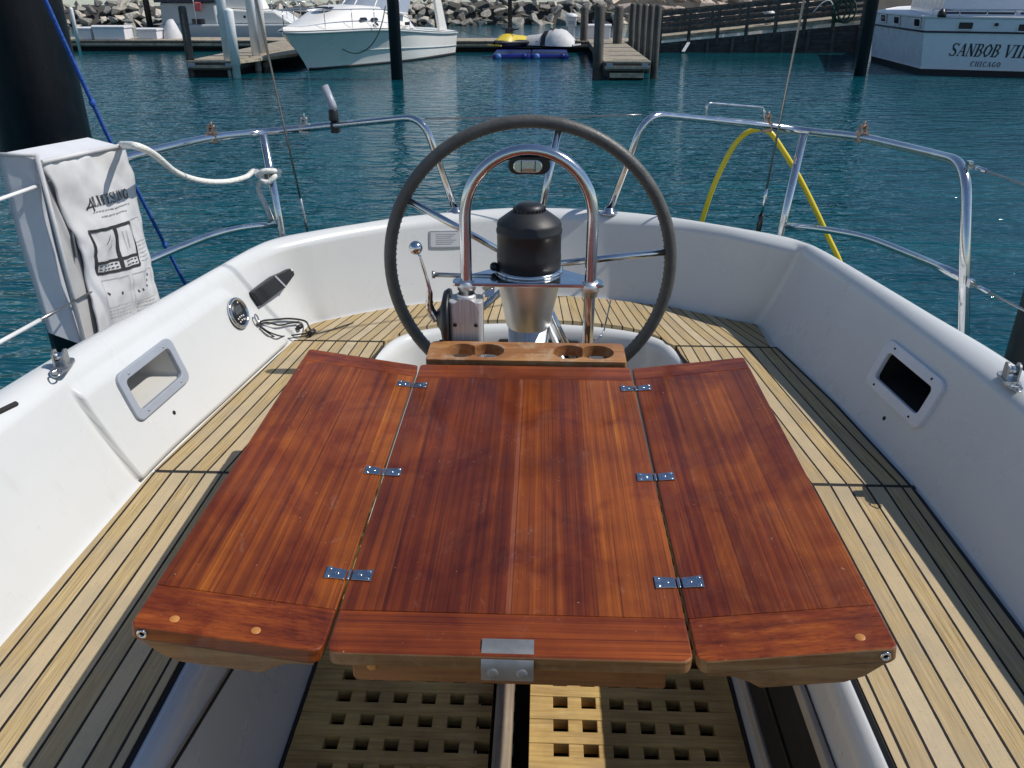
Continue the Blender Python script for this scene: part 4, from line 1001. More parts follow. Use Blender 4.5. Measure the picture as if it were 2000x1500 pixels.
uxb = (Q[3]-Q[0]).normalized(); c0 = sum(Q, Vector())/8; uxb = (uxb-nH*uxb.dot(nH)).normalized(); uyb = nH.cross(uxb); c0 = c0-nH*.008
pq = [((q-c0).dot(uxb), (q-c0).dot(uyb)) for q in Q]
mb = MB(); mb.prism(pq, c0, uxb, uyb, nH, .026)
bk = obj('black_holster', mb, M_black, origin=c0, bevel=.004); tag(bk, 'black tapered plastic holster fixed to the white coaming beside the gauge', 'holster')
def hol(i, j, t): return c0+nH*.0265+(uxb*pq[i][0]+uyb*pq[i][1]).lerp(uxb*pq[j][0]+uyb*pq[j][1], t)
mb = MB(); mb.beam(hol(1,6,.02), hol(1,6,.98), .007, .002, nH); obj('strap', mb, M_alu, bk)
mb = MB(); mb.beam(hol(3,4,.5), hol(3,4,.5)+(hol(2,5,.5)-hol(3,4,.5))*.4, .006, .003, nH); obj('notch', mb, M_gel, bk)
# cable bundle lying on the seat by the coaming
e0 = wall(503,628,.004)[0]
cb = thing('cable_bundle', e0, 'loop of thin black cables hanging from the coaming below the holster', 'cables')
def cable(pts, r, name='cable'):
    mb = MB(); mb.tube(catmull(pts, 8), r, 8); obj(name, mb, M_black, cb)
zc = 1.066; T = lambda px, py, z=zc: at(px,py,z=z)
wl = lambda px, py, o=.006: wall(px,py,o)[0]
cable([wl(500,632), wl(510,630,.012), wl(530,626,.012), wl(560,624,.012), wl(590,628,.012), T(604,640,1.075), T(609,648)], .0032)
cable([wl(500,636), wl(515,634,.012), wl(540,637,.012), wl(560,633,.012), wl(578,630,.012)], .0028)
cable([wl(505,638), wl(520,650,.01), wl(540,658,.012), T(560,656,1.07), T(590,652), T(609,650)], .0024)
cable([wl(505,640), wl(525,655,.008), T(548,662,1.075), T(570,660), T(600,655), T(640,646), T(690,630)], .0020)
pieces('plug', [lambda mb: mb.tube([wl(576,642,.012), wl(583,638,.012)], .008, 10), lambda mb: mb.tube([T(605,652,1.075), T(613,646,1.075)], .009, 10)], M_black, cb)
ry = wl(496,624,.004); mb = MB(); mb.tube([ry+uy*.014*math.cos(t_*PI/6)+ux*.008*math.sin(t_*PI/6)+nL*.006 for t_ in range(12)], .0026, 8, closed=True); obj('eye', mb, M_ss, cb)
# fairlead cleats on both coamings
def cleat(p, yawd, label):
    t = thing('deck_fairlead', p, label, 'fairlead', 'fairleads on the coaming tops'); R_ = Matrix.Rotation(math.radians(yawd),3,'Z')
    mb = MB(); mb.prism(rounded([(-.018,-.04),(.018,-.04),(.018,.04),(-.018,.04)],[.017]*4), p+V(0,0,-.004), R_ @ X3, R_ @ Y3, Z3, .006); obj('base_plate', mb, M_dull, t, bevel=.001)
    for s in (-1,1):
        mb = MB(); mb.prism(rounded([(-.014,0),(.014,0),(.013,.036),(-.013,.036)],[0,0,.011,.011]), p+R_ @ V(s*.011-.002,0,.002), R_ @ Y3, Z3, R_ @ X3, .004); obj('cheek', mb, M_dull, t)
    mb = MB(); mb.lathe([(.004,-.008),(.011,-.008),(.008,0),(.011,.008),(.004,.008)], p+V(0,0,.022), R_ @ X3, 16); obj('sheave', mb, M_ss, t)
    mb = MB(); a = p+R_ @ V(0,-.03,.004); mb.tube(catmull([a+R_ @ V(.005,0,0), a+R_ @ V(.012,-.014,-.003), a+R_ @ V(.002,-.026,-.005), a+R_ @ V(-.010,-.014,-.003), a+R_ @ V(-.002,0,.0)], 6), .002, 6); obj('cotter_ring', mb, M_ss, t)
cleat(at(122,714,z=1.352), 12, 'small stainless fairlead on the coaming just below the rescue bag')
cleat(at(1972,741,z=1.352), -12, 'small stainless fairlead on the shaded coaming near the short black pile')
mb = MB(); mb.tube(fillet([at(1192,588,z=1.22), at(1180,645,z=1.06), at(1172,660,z=1.05), at(1155,664,z=1.03)], .02, 4), .003, 8)
fw = obj('bent_wire', mb, M_ss, origin=at(1172,660,z=1.05)); tag(fw, 'thin bent metal rod standing by the right leg of the pedestal guard', 'rod')
# ------------------------------------------------------------------ the harbour behind
def pile(name, c, r, z1, m, label, cat, group=None, z0=-2, cone=0):
    mb = MB(); prof = [(0,z0),(r,z0),(r,z1-.02),(r*.94,z1)]+([(0,z1+cone)] if cone else [(0,z1)])
    mb.lathe(prof, V(c[0],c[1],0), Z3, 24); o = obj(name, mb, m, origin=(c[0],c[1],0)); return tag(o, label, cat, group)
steel = 'black steel mooring piles'
pile('mooring_pile', (-1.955,3.30), .170, 5.5, M_pile, 'massive black steel pile close behind the white rescue bag', 'pile', steel)
pile('mooring_pile', (1.815,2.62), .165, 1.27, M_pile, 'black steel pile close beside the shaded coaming and its fairlead', 'pile', steel)
c = at(776,155,z=0); pile('mooring_pile', (c.x,c.y), .145, 5, M_pile, 'black steel pile standing in front of the big white cruiser', 'pile', steel)
c = at(1679,148,z=0); pile('mooring_pile', (c.x,c.y), .15, 5, M_pile, 'black steel pile beside the stern of the large blue white yacht', 'pile', steel)
c = at(297,72,y=33); pile('mooring_pile', (c.x,c.y), .11, 5, M_pile, 'slim black pile behind the white dock boxes', 'pile', steel)
c = at(996,72,y=32.2); pile('mooring_pile', (c.x,c.y), .075, 5, M_pile, 'slim black pile behind the yellow jet ski', 'pile', steel)

# docks
def dock(name, x0, x1, y0, y1, z, label, zb=.02, planks='x', group='floating timber docks'):
    t = thing(name, ((x0+x1)/2,(y0+y1)/2,0), label, 'dock', group)
    mb = MB(); L = (x1-x0) if planks == 'x' else (y1-y0); n = int(L/.145)
    for i in range(n):
        a = i*L/n+.006; b2 = (i+1)*L/n-.006; dz = noise.noise(V(i*.7,z*9,x0))*.006
        if planks == 'x': mb.slab(x0+a, x0+b2, y0, y1, z-.04, z+dz)
        else: mb.slab(x0, x1, y0+a, y0+b2, z-.04, z+dz)
    obj('deck_planks', mb, M_dock, t)
    mb = MB(); mb.slab(x0+.03, x1-.03, y0+.02, y1-.02, z-.22, z-.045); obj('fascia', mb, M_fascia, t)
    mb = MB(); mb.slab(x0+.15, x1-.15, y0+.12, y1-.12, -.3, z-.225); obj('float', mb, M_dark, t)
    mb = MB(); mb.slab(x0+.02,x1-.02,y0-.03,y0+.015,z-.17,z-.10); obj('rub_strip', mb, M_dock, t)
    return t
ZD = .36
dock('main_dock', -24, 3.9, 30.3, 32.2, ZD, 'long grey timber dock running across in front of the breakwater', planks='x')
fr_ = dock('finger_dock', 1.47, 2.60, 21.25, 30.25, .43, 'timber finger dock between tall wooden posts pointing toward us', planks='y')
pieces('corner_bracket', [lambda mb, x=x: mb.slab(x,x+.15,21.20,21.228,.30,.385) for x in (1.53,2.38)], M_alu, fr_)
mb = MB(); mb.slab(1.62,2.44,21.24,21.30,.06,.17); obj('lower_beam', mb, M_dock, fr_)
fl_ = dock('finger_dock', -8.95, -7.72, 21.7, 30.25, .38, 'timber finger dock with white sleeved piles beside the white cruiser', planks='y')
mb = MB(); mb.prism([(-7.715,21.75),(-6.9,24.2),(-7.1,27.0),(-7.715,29.5)], V(0,0,.30), X3, Y3, Z3, .07); obj('side_platform', mb, M_dock, fl_)
pieces('corner_bracket', [lambda mb, x=x: mb.slab(x,x+.18,21.64,21.668,.25,.33) for x in (-8.9,-7.95)], M_alu, fl_)
# timber posts along the finger dock
tp = 'dark timber posts along the finger dock'
def tpost(x, y, z1, r, label):
    mb = MB(); mb.lathe([(0,-2),(r,-2),(r*.97,z1-.05),(r*.8,z1),(0,z1+.01)], V(x,y,0), Z3, 14)
    for v in mb.bm.verts: v.co += Vector((noise.noise(v.co*2.1+V(x,0,0)), noise.noise(v.co*2.3), 0))*.012
    return tag(obj('timber_post', mb, M_post, origin=(x,y,0)), label, 'post', tp)
tpost(1.34, 21.55, 1.66, .125, 'thick dark timber post at the near left corner of the finger dock')
tpost(1.37, 30.6, 1.42, .13, 'timber post at the far left end of the finger dock by the white box')
tpost(2.30, 27.9, 1.50, .15, 'timber post seen through the gap beyond the near left post')
for i, y in enumerate((21.7, 23.1, 24.6, 26.2, 28.0)):
    tpost(2.74, y, 1.66-.02*i, .09, ['nearest of the five timber posts in line on the finger dock','second timber post in the line of five on the finger dock','middle timber post in the line of five on the finger dock','fourth timber post in the line of five on the finger dock','farthest of the five timber posts in line on the finger dock'][i])
c = at(372,118,y=21.9); tpost(c.x, 21.9, 1.62, .10, 'dark timber post at the left corner of the finger dock with white piles')
# white sleeved piles
wpz = 'white sleeved piles on the finger dock'
for px, py, y, z1, lab in ((446,110,21.9,3.2,'tall white sleeved pile leftmost on the finger dock'),(459,116,21.62,1.56,'short white sleeved pile at the dock corner'),(500,101,23.4,3.2,'tall white sleeved pile halfway along the finger dock'),(515,95,24.4,2.2,'white sleeved pile nearest the cruiser bow'),(152,80,30.1,1.38,'thin white post standing by the leftmost dock box')):
    c = at(px,py,y=y); r = .062 if px == 152 else .115
    mb = MB(); mb.lathe([(0,-1.5),(r*.8,-1.5),(r*.8,.28),(r,.28),(r,z1-.04),(r*.9,z1),(0,z1+.03)], V(c.x,y,0), Z3, 20)
    tag(obj('white_pile', mb, M_pvc, origin=(c.x,y,0)), lab, 'pile', wpz)
# dock boxes
def dbox(x0, x1, y0, y1, z1, label):
    t = thing('dock_box', ((x0+x1)/2,(y0+y1)/2,ZD), label, 'dock box', 'white storage boxes on the dock')
    mb = MB(); mb.slab(x0+.03,x1-.03,y0+.03,y1-.03,ZD+.003,z1-.10); obj('box_body', mb, M_box, t, bevel=.02)
    mb = MB(); mb.prism([(0,0),(.0,.06),(.10,.10),(y1-y0-.02,.07),(y1-y0,0)], V(x0,y0,z1-.10), Y3, Z3, X3, x1-x0); obj('lid', mb, M_box, t, bevel=.012)
dbox(-16.35,-15.78,30.45,31.1,.78,'small white dock box partly behind the thin white post')
dbox(-15.72,-14.55,30.4,31.1,.83,'widest white dock box left of the grey one')
dbox(-14.3,-13.55,30.7,31.3,.74,'greyish dock box beside the slim black pile')
dbox(1.45,2.35,31.3,32.0,.86,'grey white dock box at the inner end of the finger dock')
# covered tender: a white canvas cone on the dock
c = at(338,74,y=31.4); mb = MB(); mb.lathe([(.34,0),(.31,.12),(.20,.45),(.09,.62),(0,.64)], V(c.x,31.4,ZD), Z3, 9)
for v in mb.bm.verts: v.co += V(noise.noise(v.co*3)*.05, 0, noise.noise(v.co*4+V(3,1,2))*.03)
tag(obj('canvas_cover', mb, M_canvas, origin=(c.x,31.4,ZD)), 'small white pointed canvas cover standing on the dock', 'cover')
# shore power pedestal
def pedestal(px, y, z1, label, w=.20, base=None):
    c = at(px,70,y=y); b0 = ZD if base is None else base; t = thing('power_pedestal', (c.x,y,b0), label, 'power pedestal', 'white power pedestals'); x = c.x
    mb = MB(); mb.slab(x-w*.32,x+w*.32,y-.09,y+.09,b0,b0+.5*(z1-b0)); obj('post', mb, M_box, t, bevel=.01)
    mb = MB(); mb.slab(x-w*.5,x+w*.5,y-.12,y+.12,b0+.5*(z1-b0)+.002,z1-.12); obj('housing', mb, M_box, t, bevel=.015)
    mb = MB(); mb.lathe([(w*.62,0),(w*.60,.05),(w*.35,.10),(0,.12)], V(x,y,z1-.118), Z3, 8); obj('lamp_cap', mb, M_box, t)
    mb = MB(); mb.slab(x-w*.3,x+w*.3,y-.125,y-.121,z1-.36,z1-.24); obj('socket_panel', mb, M_grey, t)
pedestal(1115, 31.0, 1.22, 'white power pedestal on the dock right of the jet skis', .34)
pedestal(1497, 30.9, 1.32, 'white power pedestal on the sloping gangway', .30, .80)
# jet skis on blue floats
def jetski(cx, cy, seat, label, m2, turn):
    t = thing('jet_ski', (cx,cy,0), label, 'jet ski', 'jet skis parked on blue floats')
    L = 1.9; st = [(-.95,.30,.32,.42),(-.5,.40,.30,.46),(0,.44,.28,.50),(.45,.40,.28,.52),(.8,.24,.33,.50),(.98,.04,.42,.47)]
    rows = []
    for l, w, z0, z1 in st:
        rows.append([V(cx-w*.9, cy-l, z1), V(cx-w, cy-l, (z0+z1)/2+.03), V(cx-w*.6, cy-l, z0), V(cx, cy-l, z0-.05), V(cx+w*.6, cy-l, z0), V(cx+w, cy-l, (z0+z1)/2+.03), V(cx+w*.9, cy-l, z1), V(cx, cy-l, z1+.05), V(cx-w*.9, cy-l, z1)])
    mb = MB(); mb.grid(rows); mb.face(mb.verts(rows[0][:-1])); obj('hull', mb, M_black, t, sub=1)
    rows = []
    for l, w, z1 in [(-.85,.12,.52),(-.55,.17,.62),(-.1,.17,.64),(.15,.20,.68),(.4,.26,.74),(.65,.22,.62),(.9,.06,.50)]:
        rows.append([V(cx-w*1.35, cy-l, .46), V(cx-w, cy-l, z1-.08), V(cx-w*.45, cy-l, z1), V(cx+w*.45, cy-l, z1), V(cx+w, cy-l, z1-.08), V(cx+w*1.35, cy-l, .46)])
    mb = MB(); mb.grid(rows); mb.face(mb.verts(rows[0])); mb.face(mb.verts(rows[-1])); obj('seat_cowl', mb, seat, t, sub=1)
    mb = MB(); mb.tube([V(cx-.34,cy-.22,.84), V(cx-.1,cy-.26,.80), V(cx+.1,cy-.26,.80), V(cx+.34,cy-.22,.84)], .025, 8); mb.slab(cx-.09,cx+.09,cy-.36,cy-.16,.70,.86); obj('handlebar', mb, M_black, t)
    mb = MB(); mb.slab(cx-.28,cx+.28,cy-1.0,cy-.96,.36,.40); obj('bumper_stripe', mb, m2, t); t.rotation_euler.z = math.radians(turn); return t
def jfloat(cx, cy, label):
    t = thing('jet_ski_float', (cx,cy,0), label, 'float', 'blue jet ski floats')
    mb = MB(); mb.slab(cx-.60,cx+.60,cy-1.1,cy+1.1,-.12,.13); obj('float_body', mb, M_blueplastic, t, bevel=.06)
    for s in (-1, 1):
        mb = MB(); mb.lathe([(0,-.02),(.085,-.02),(.09,.02),(.07,.05),(0,.06)], V(cx+s*.40,cy-1.1,.07), V(0,-1,0), 16); obj('bow_roller', mb, M_ltblue if s < 0 else M_blueplastic, t)
c1 = at(1006,112,z=0); c2 = at(1066,111,z=0)
jfloat(c1.x-.10, 28.6, 'bright blue plastic float under the yellow jet ski'); jfloat(c2.x+.12, 28.7, 'bright blue plastic float under the white covered jet ski')
jetski(c1.x-.03, 28.5, M_yel, 'yellow and black jet ski on a blue float at the dock', M_yel, -38); js = jetski(c2.x+.10, 28.6, M_canvas, 'jet ski under a white cover with a black band on a blue float', M_canvas, 62)
rows = []
for l, w, z1 in [(-.9,.30,.50),(-.7,.36,.62),(-.3,.36,.66),(.0,.36,.74),(.3,.40,.84),(.55,.38,.78),(.8,.30,.60),(.95,.16,.48)]:
    x_, y_ = c2.x+.10, 28.6
    rows.append([V(x_-w*1.2, y_-l, .34), V(x_-w, y_-l, z1-.16), V(x_-w*.4, y_-l, z1), V(x_+w*.4, y_-l, z1), V(x_+w, y_-l, z1-.16), V(x_+w*1.2, y_-l, .34)])
mb = MB(); mb.grid(rows); mb.face(mb.verts(rows[0])); mb.face(mb.verts(rows[-1])); cv = obj('cover', mb, M_canvas, js)
mb = MB(); mb.grid([[p+V(0,d_,.012)+(p-V(x_,p.y,.4))*.03 for p in rows[3]] for d_ in (-.10,.10)]); obj('cover_strap', mb, M_black, cv)

# gangway with handrails climbing to the right
a0 = V(3.95,30.45,.42); a1 = V(10.7,30.6,1.07)
gwy = thing('gangway', a0, 'weathered timber gangway with handrails climbing to the right above the dock', 'gangway')
pieces('stringer', [lambda mb, off=off: mb.beam(a0+V(0,off,0), a1+V(0,off,0), .06, .10) for off in (0, 1.25)], M_dock, gwy)
mb = MB(); 
for k in range(46):
    f = (k+.5)/46; p = a0.lerp(a1,f)+V(0,.62,.07); mb.box(p, (.135,1.25,.03), Matrix.Rotation(-math.atan2(.66,7),3,'Y'))
obj('walkway', mb, M_dock, gwy)
for off in (0, 1.25):
    for k in range(8):
        f = k/7; p = a0.lerp(a1, f)+V(0,off-.05,0); mb = MB(); mb.slab(p.x-.05,p.x+.05,p.y-.05,p.y+.04,p.z-.35 if off == 0 else p.z,p.z+.78); obj('rail_post', mb, M_post, gwy)
    for h in (.22,.40,.58,.78):
        mb = MB(); mb.beam(a0+V(0,off-.075,h), a1+V(0,off-.075,h), .04, .10 if h < .7 else .13); obj('handrail', mb, M_post, gwy)
fs = thing('dock_bulkhead', (7.4,30.5,0), 'dark timber bulkhead wall under the gangway', 'bulkhead')
mb = MB(); rows = []
mb.prism([(3.95,-.4),(10.75,-.4),(10.75,.90),(3.95,.28)], V(0,30.52,0), X3, Z3, Y3, .12); obj('boards', mb, M_fascia, fs)
for k in range(9):
    x = 3.9+k*.84; mb = MB(); mb.slab(x-.05,x+.05,30.40,30.518,-.3,.22+.075*k); obj('wall_post', mb, M_post, fs)
mb = MB(); mb.beam(at(1334,101,y=30.1), at(1345,83,y=30.35), .10, .03); tag(obj('loose_plank', mb, M_pvc, origin=at(1332,100,y=30)), 'pale leaning plank at the foot of the gangway bulkhead', 'plank')
# ropes and hose hung on the gangway rail
rb = at(1640,14,y=30.3); mb = MB()
for k in range(3):
    mb.tube([rb+V(.12*k,0,0)+V(math.cos(t_*.5)*(.24+.03*k),-.02*k,math.sin(t_*.5)*(.34+.02*k)-.1) for t_ in range(13)], .03, 6, closed=True)
tag(obj('hose_coil', mb, M_green, origin=rb), 'dark green hose coiled on the gangway rail near the black pile', 'hose')
mb = MB(); P = [at(1588,24,y=30.3), at(1606,6,y=30.3), at(1622,2,y=30.3), at(1634,26,y=30.3), at(1645,38,y=30.3)]; mb.tube(catmull(P,6), .018, 6)
tag(obj('white_line', mb, M_rope, origin=P[0]), 'white rope looped over the gangway rail beside the green hose', 'rope')

# breakwater of boulders
def rockmesh(seed, flat):
    r = random.Random(seed); bm = bmesh.new()
    for i in range(10):
        v = Vector((r.gauss(0,1), r.gauss(0,1), r.gauss(0,1))).normalized()*r.uniform(.8,1.1)
        if flat: v = Vector([max(-.72, min(.72, q*1.2)) for q in v])
        bm.verts.new((v.x*r.uniform(.8,1.1), v.y*.8, v.z*.72))
    g = bmesh.ops.convex_hull(bm, input=bm.verts)
    bmesh.ops.delete(bm, geom=[v for v in bm.verts if not v.link_faces], context='VERTS')
    bmesh.ops.bevel(bm, geom=list(bm.edges), offset=.035, segments=1, affect='EDGES')
    bmesh.ops.recalc_face_normals(bm, faces=bm.faces); me = bpy.data.meshes.new('boulder'); bm.to_mesh(me); bm.free(); return me
def rockmat(name, lo, hi):
    m, nt, b = mat(name); oi = N(nt, 'ShaderNodeObjectInfo'); v = mapping(nt, (1,1,1)); n = tnoise(nt, v, 3.5, 7, .65)
    c = ramp(nt, n, [(.3, lo), (.7, hi)]); c = mix(nt, 1.0, c, ramp(nt, oi.outputs['Random'], [(0,(.35,.35,.36)),(.5,(.85,.85,.83)),(1,(1.35,1.3,1.2))]), 'MULTIPLY')
    nt.links.new(c, b.inputs['Base Color']); b.inputs['Roughness'].default_value = .9; bump(nt, b, tnoise(nt, v, 9, 6), .6, .08); return m
M_rock = rockmat('grey_limestone', (.24,.225,.20), (.60,.56,.50)); M_rock2 = rockmat('pinkish_limestone', (.42,.33,.28), (.72,.58,.49))
rock_me = [rockmesh(s, False) for s in range(9)]; rock_fl = [rockmesh(50+s, True) for s in range(5)]
for me in rock_me: me.materials.append(M_rock)
for me in rock_fl: me.materials.append(M_rock2)
rr = random.Random(11); first = None
def yline(x): return 52.2+.235*x if x < 2 else 53.0+.12*(x-2)
def boulder(me, loc, s, label, grp):
    o = bpy.data.objects.new('boulder', me); C.objects.link(o); o.location = loc; o.scale = s; o.rotation_euler = (rr.uniform(-.5,.5), rr.uniform(-.5,.5), rr.uniform(0,6.28))
    return tag(o, label, 'boulder', grp)
nb_ = 0; x = -33.0
while x < 5.4:
    for row in range(5):
        s = rr.uniform(.30,.56)*(1.1 if row < 2 else 1); crest = 1.12+.35*smooth(-14,0,x)
        loc = V(x+rr.uniform(-.3,.3), yline(x)-.3+row*.42+rr.uniform(-.15,.15), .08+row*crest/4.2+rr.uniform(-.1,.1))
        if nb_ < 262: boulder(rock_me[rr.randrange(9)], loc, (s*rr.uniform(.8,1.3), s, s*rr.uniform(.7,1.05)), 'grey angular boulder in the breakwater rock pile beyond the docks', 'grey boulders of the breakwater'); nb_ += 1
    x += .72
# the blocks right of the finger dock are larger, squarer and pinkish
x = 4.2; nb2 = 0
while x < 16:
    for row in range(3):
        s = rr.uniform(.55,.8); boulder(rock_fl[rr.randrange(5)], V(x+rr.uniform(-.25,.25)+.4*(row % 2), yline(x)-2.0+row*.75, .25+row*.62+rr.uniform(-.08,.08)), (s*rr.uniform(1,1.4), s, s*rr.uniform(.75,.95)), 'large pinkish squared block in the breakwater beyond the gangway', 'pinkish blocks of the breakwater'); nb2 += 1
    x += 1.15
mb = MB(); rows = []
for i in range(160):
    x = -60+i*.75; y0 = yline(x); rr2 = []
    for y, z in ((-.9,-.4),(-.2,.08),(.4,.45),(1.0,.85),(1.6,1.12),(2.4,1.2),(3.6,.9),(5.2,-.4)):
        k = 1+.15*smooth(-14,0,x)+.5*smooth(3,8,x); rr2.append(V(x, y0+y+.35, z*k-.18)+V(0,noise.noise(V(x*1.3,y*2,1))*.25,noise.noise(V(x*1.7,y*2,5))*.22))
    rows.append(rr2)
mb.grid(rows, smooth=False); tag(obj('rubble', mb, M_gapshade, origin=(0,53,0)), 'small rubble, coloured dark as shade, filling the gaps between the breakwater boulders', 'rubble', kind='stuff')

# ---- white sport cruiser
cr = thing('motor_cruiser', (-5.2,26.6,0), 'white sport cruiser moored bow toward us with a black line hanging from its bow', 'motor boat')
S0 = V(-4.15,29.75,0); ST = V(-6.35,23.55,0); hd = (ST-S0).normalized(); rt = V(-hd.y,hd.x,0)    # rt points to the side facing us
if rt.x < 0: rt = -rt
LW = (ST-S0).length; LT = LW+.98
def hullpt(l, fb, z): return S0+hd*l+rt*fb+V(0,0,z)
def beam_sheer(l): 
    t = l/LT; return 1.36*(1-max(0,(t-.30)/.70)**2.3)**.62 if t < 1 else .0
def beam_wl(l):
    t = l/LW; return 1.24*(1-max(0,(t-.22)/.78)**1.7) if t < 1 else 0
def sheer_z(l): return .70+.30*smooth(0,LT*.75,l)
rows = []; NS = 34
for i in range(NS+1):
    t = i/NS; l = LT*t; bs = beam_sheer(l); zs = sheer_z(l); r = []
    lw = min(l, LW*(t**.98)); bw = beam_wl(lw) if t < 1 else 0
    for side in (1,-1):
        q = []
        for f in (0,.08,.3,.55,.8,.93,1.0):
            z = -.12+(zs+.12)*f; ll = lw+(l-lw)*f**1.25; fb = bw+(bs-bw)*(f**(.75+.75*smooth(.35,.7,t))); q.append(hullpt(ll, side*fb, z))
        r.append(q)
    rows.append(r[1][::-1]+[hullpt(lw,0,-.3)]+r[0])
mb = MB(); mb.grid(rows); mb.face(mb.verts(rows[0])); obj('hull', mb, M_boat, cr)
mb = MB(); 
for f,rad in ((1.0,.03),):
    mb.tube([rows[i][-1]+rt*.012+V(0,0,-.03) for i in range(NS+1)], rad, 6); mb.tube([rows[i][0]-rt*.012+V(0,0,-.03) for i in range(NS+1)], rad, 6)
obj('rub_rail', mb, M_grey, cr)
mb = MB(); mb.tube([rows[i][-4].lerp(rows[i][-5],.2)+rt*.012 for i in range(0,NS-8)], .014, 6); obj('hull_stripe', mb, M_grey, cr)
mb = MB(); mb.tube([V(p.x,p.y,.035) for p in [rows[i][-6] for i in range(NS+1)]], .05, 6); obj('boot_stripe', mb, M_anti, cr)
# deck with crowned foredeck and trunk cabin
drows = []
for i in range(NS+1):
    l = LT*i/NS; bs = beam_sheer(l); zs = sheer_z(l); cab = smooth(LT*.97, LT*.60, l)*.50; 
    drows.append([hullpt(l, bs*f, zs+.02+(.10*(1-abs(f)**2))+cab*smooth(.86,.52,abs(f))*(1 if l > LT*.33 else smooth(LT*.30,LT*.33,l))) for f in (-1,-.86,-.75,-.62,-.5,-.25,0,.25,.5,.62,.75,.86,1)])
mb = MB(); mb.grid(drows); obj('deck', mb, M_boat, cr)
mb = MB()      # windscreen wrapping the cockpit
wrows = []
for k in range(17):
    a = -1.45+2.9*k/16; l = LT*.36+LT*.20*math.cos(a); fb = 1.12*math.sin(a)
    wrows.append([hullpt(l, fb, sheer_z(l)+.46), hullpt(l-.55, fb*.88, sheer_z(l)+.90)])
mb.grid(wrows); ws = obj('windscreen', mb, M_tint, cr)
mb = MB(); mb.tube([w[1] for w in wrows], .028, 6); mb.tube([w[0] for w in wrows], .028, 6)
for k in (2,5,8,11,14): mb.tube([wrows[k][0], wrows[k][1]], .022, 6)
obj('windscreen_frame', mb, M_boat, ws)
mb = MB()      # radar arch
for s in (1,-1): mb.prism([(0,0),(.55,0),(1.0,1.45),(.62,1.45)], hullpt(.55,s*1.22-.04,.78), hd, Z3, rt, .10)
mb.prism([(1.0,1.42),(.62,1.42),(.62,1.52),(1.0,1.52)], hullpt(.55,-1.22,.78), hd, Z3, rt, 2.44); obj('radar_arch', mb, M_boat, cr, bevel=.03)
for q in (.50,.62): 
    l = LT*q; fb = beam_sheer(l)*.88; p = hullpt(l, fb, sheer_z(l)+.13); mb = MB(); mb.lathe([(0,0),(.075,0),(.075,.01),(0,.012)], p, (rt+V(0,0,.9)).normalized(), 12); obj('porthole', mb, M_glass, cr)
mb = MB(); R0 = []
for i in range(13, NS+1):
    l = LT*i/NS; R0.append(hullpt(l-.05, beam_sheer(l)*.93, sheer_z(l)+.50-.18*smooth(LT*.55,LT*.40,l)))
R1 = [p-rt*(2*((p-S0).dot(rt))) for p in R0]
mb.tube(R0+R1[::-1][1:], .013, 6)
for k in range(1, len(R0), 4):
    for Q in (R0, R1): mb.tube([Q[k], V(Q[k].x,Q[k].y,Q[k].z-.48)], .011, 6)
obj('bow_rail', mb, M_ss, cr)
for px, py, w_ in ((676,46,.34),(700,44,.34),(790,36,.26),(806,34,.26)):
    l = LT*(.60 if py > 40 else .36)+(.5 if px in (676,790) else 0); fb = beam_sheer(l)*.60; p = hullpt(l, fb, sheer_z(l)+.40 if py > 40 else sheer_z(l)+.30); n_ = (rt*.8+V(0,0,.6)).normalized() if py > 40 else rt
    mb = MB(); mb.prism(rrect(w_,.09,.04,4), hullpt(l, fb*1.25 if py > 40 else beam_sheer(l)*1.0-.10, sheer_z(l)+(.24 if py > 40 else .18)), hd, n_.cross(hd).normalized(), n_, .02); obj('side_window', mb, M_glass, cr)
mb = MB(); p = hullpt(LT*.74, 0, sheer_z(LT*.74)+.52); mb.lathe([(0,0),(.26,0),(.26,.03),(0,.04)], p, Z3, 20); obj('deck_hatch', mb, M_glass, cr)
mb = MB(); mb.grid([[hullpt(.3, s_*1.0, 1.72+.05*(1-s_*s_)), hullpt(2.0, s_*1.0, 1.86+.05*(1-s_*s_)), hullpt(2.7, s_*.95, 1.72+.05*(1-s_*s_))] for s_ in (-1,-.5,0,.5,1)]); bt = obj('bimini_top', mb, M_navy, cr)
ck = at(633,55,y=24.4); mb = MB(); mb.tube([ck+V(-.09,0,.03), ck+V(.09,0,.03)], .018, 6); mb.tube([ck+V(-.04,0,-.03), ck+V(-.04,0,.03)], .015, 6); mb.tube([ck+V(.04,0,-.03), ck+V(.04,0,.03)], .015, 6); obj('bow_cleat', mb, M_black, cr)
P = [at(640,62,y=24.3), at(655,84,y=24.15), at(675,99,y=24.05), at(697,104,y=24.0), at(718,95,y=24.0), at(735,74,y=24.05), at(746,45,y=24.2), at(753,12,y=24.6)]
mb = MB(); mb.tube(catmull(P,6), .016, 6); tag(obj('mooring_line', mb, M_green, origin=P[0]), 'dark rope hanging in a deep loop against the white cruiser hull', 'rope')
P = [at(882,48,y=29.2), at(910,62,y=30.4), at(955,72,y=31)]
mb = MB(); mb.tube(catmull(P,5), .014, 6); tag(obj('mooring_line', mb, M_green, origin=P[0]), 'dark rope from the cruiser stern to the dock', 'rope')

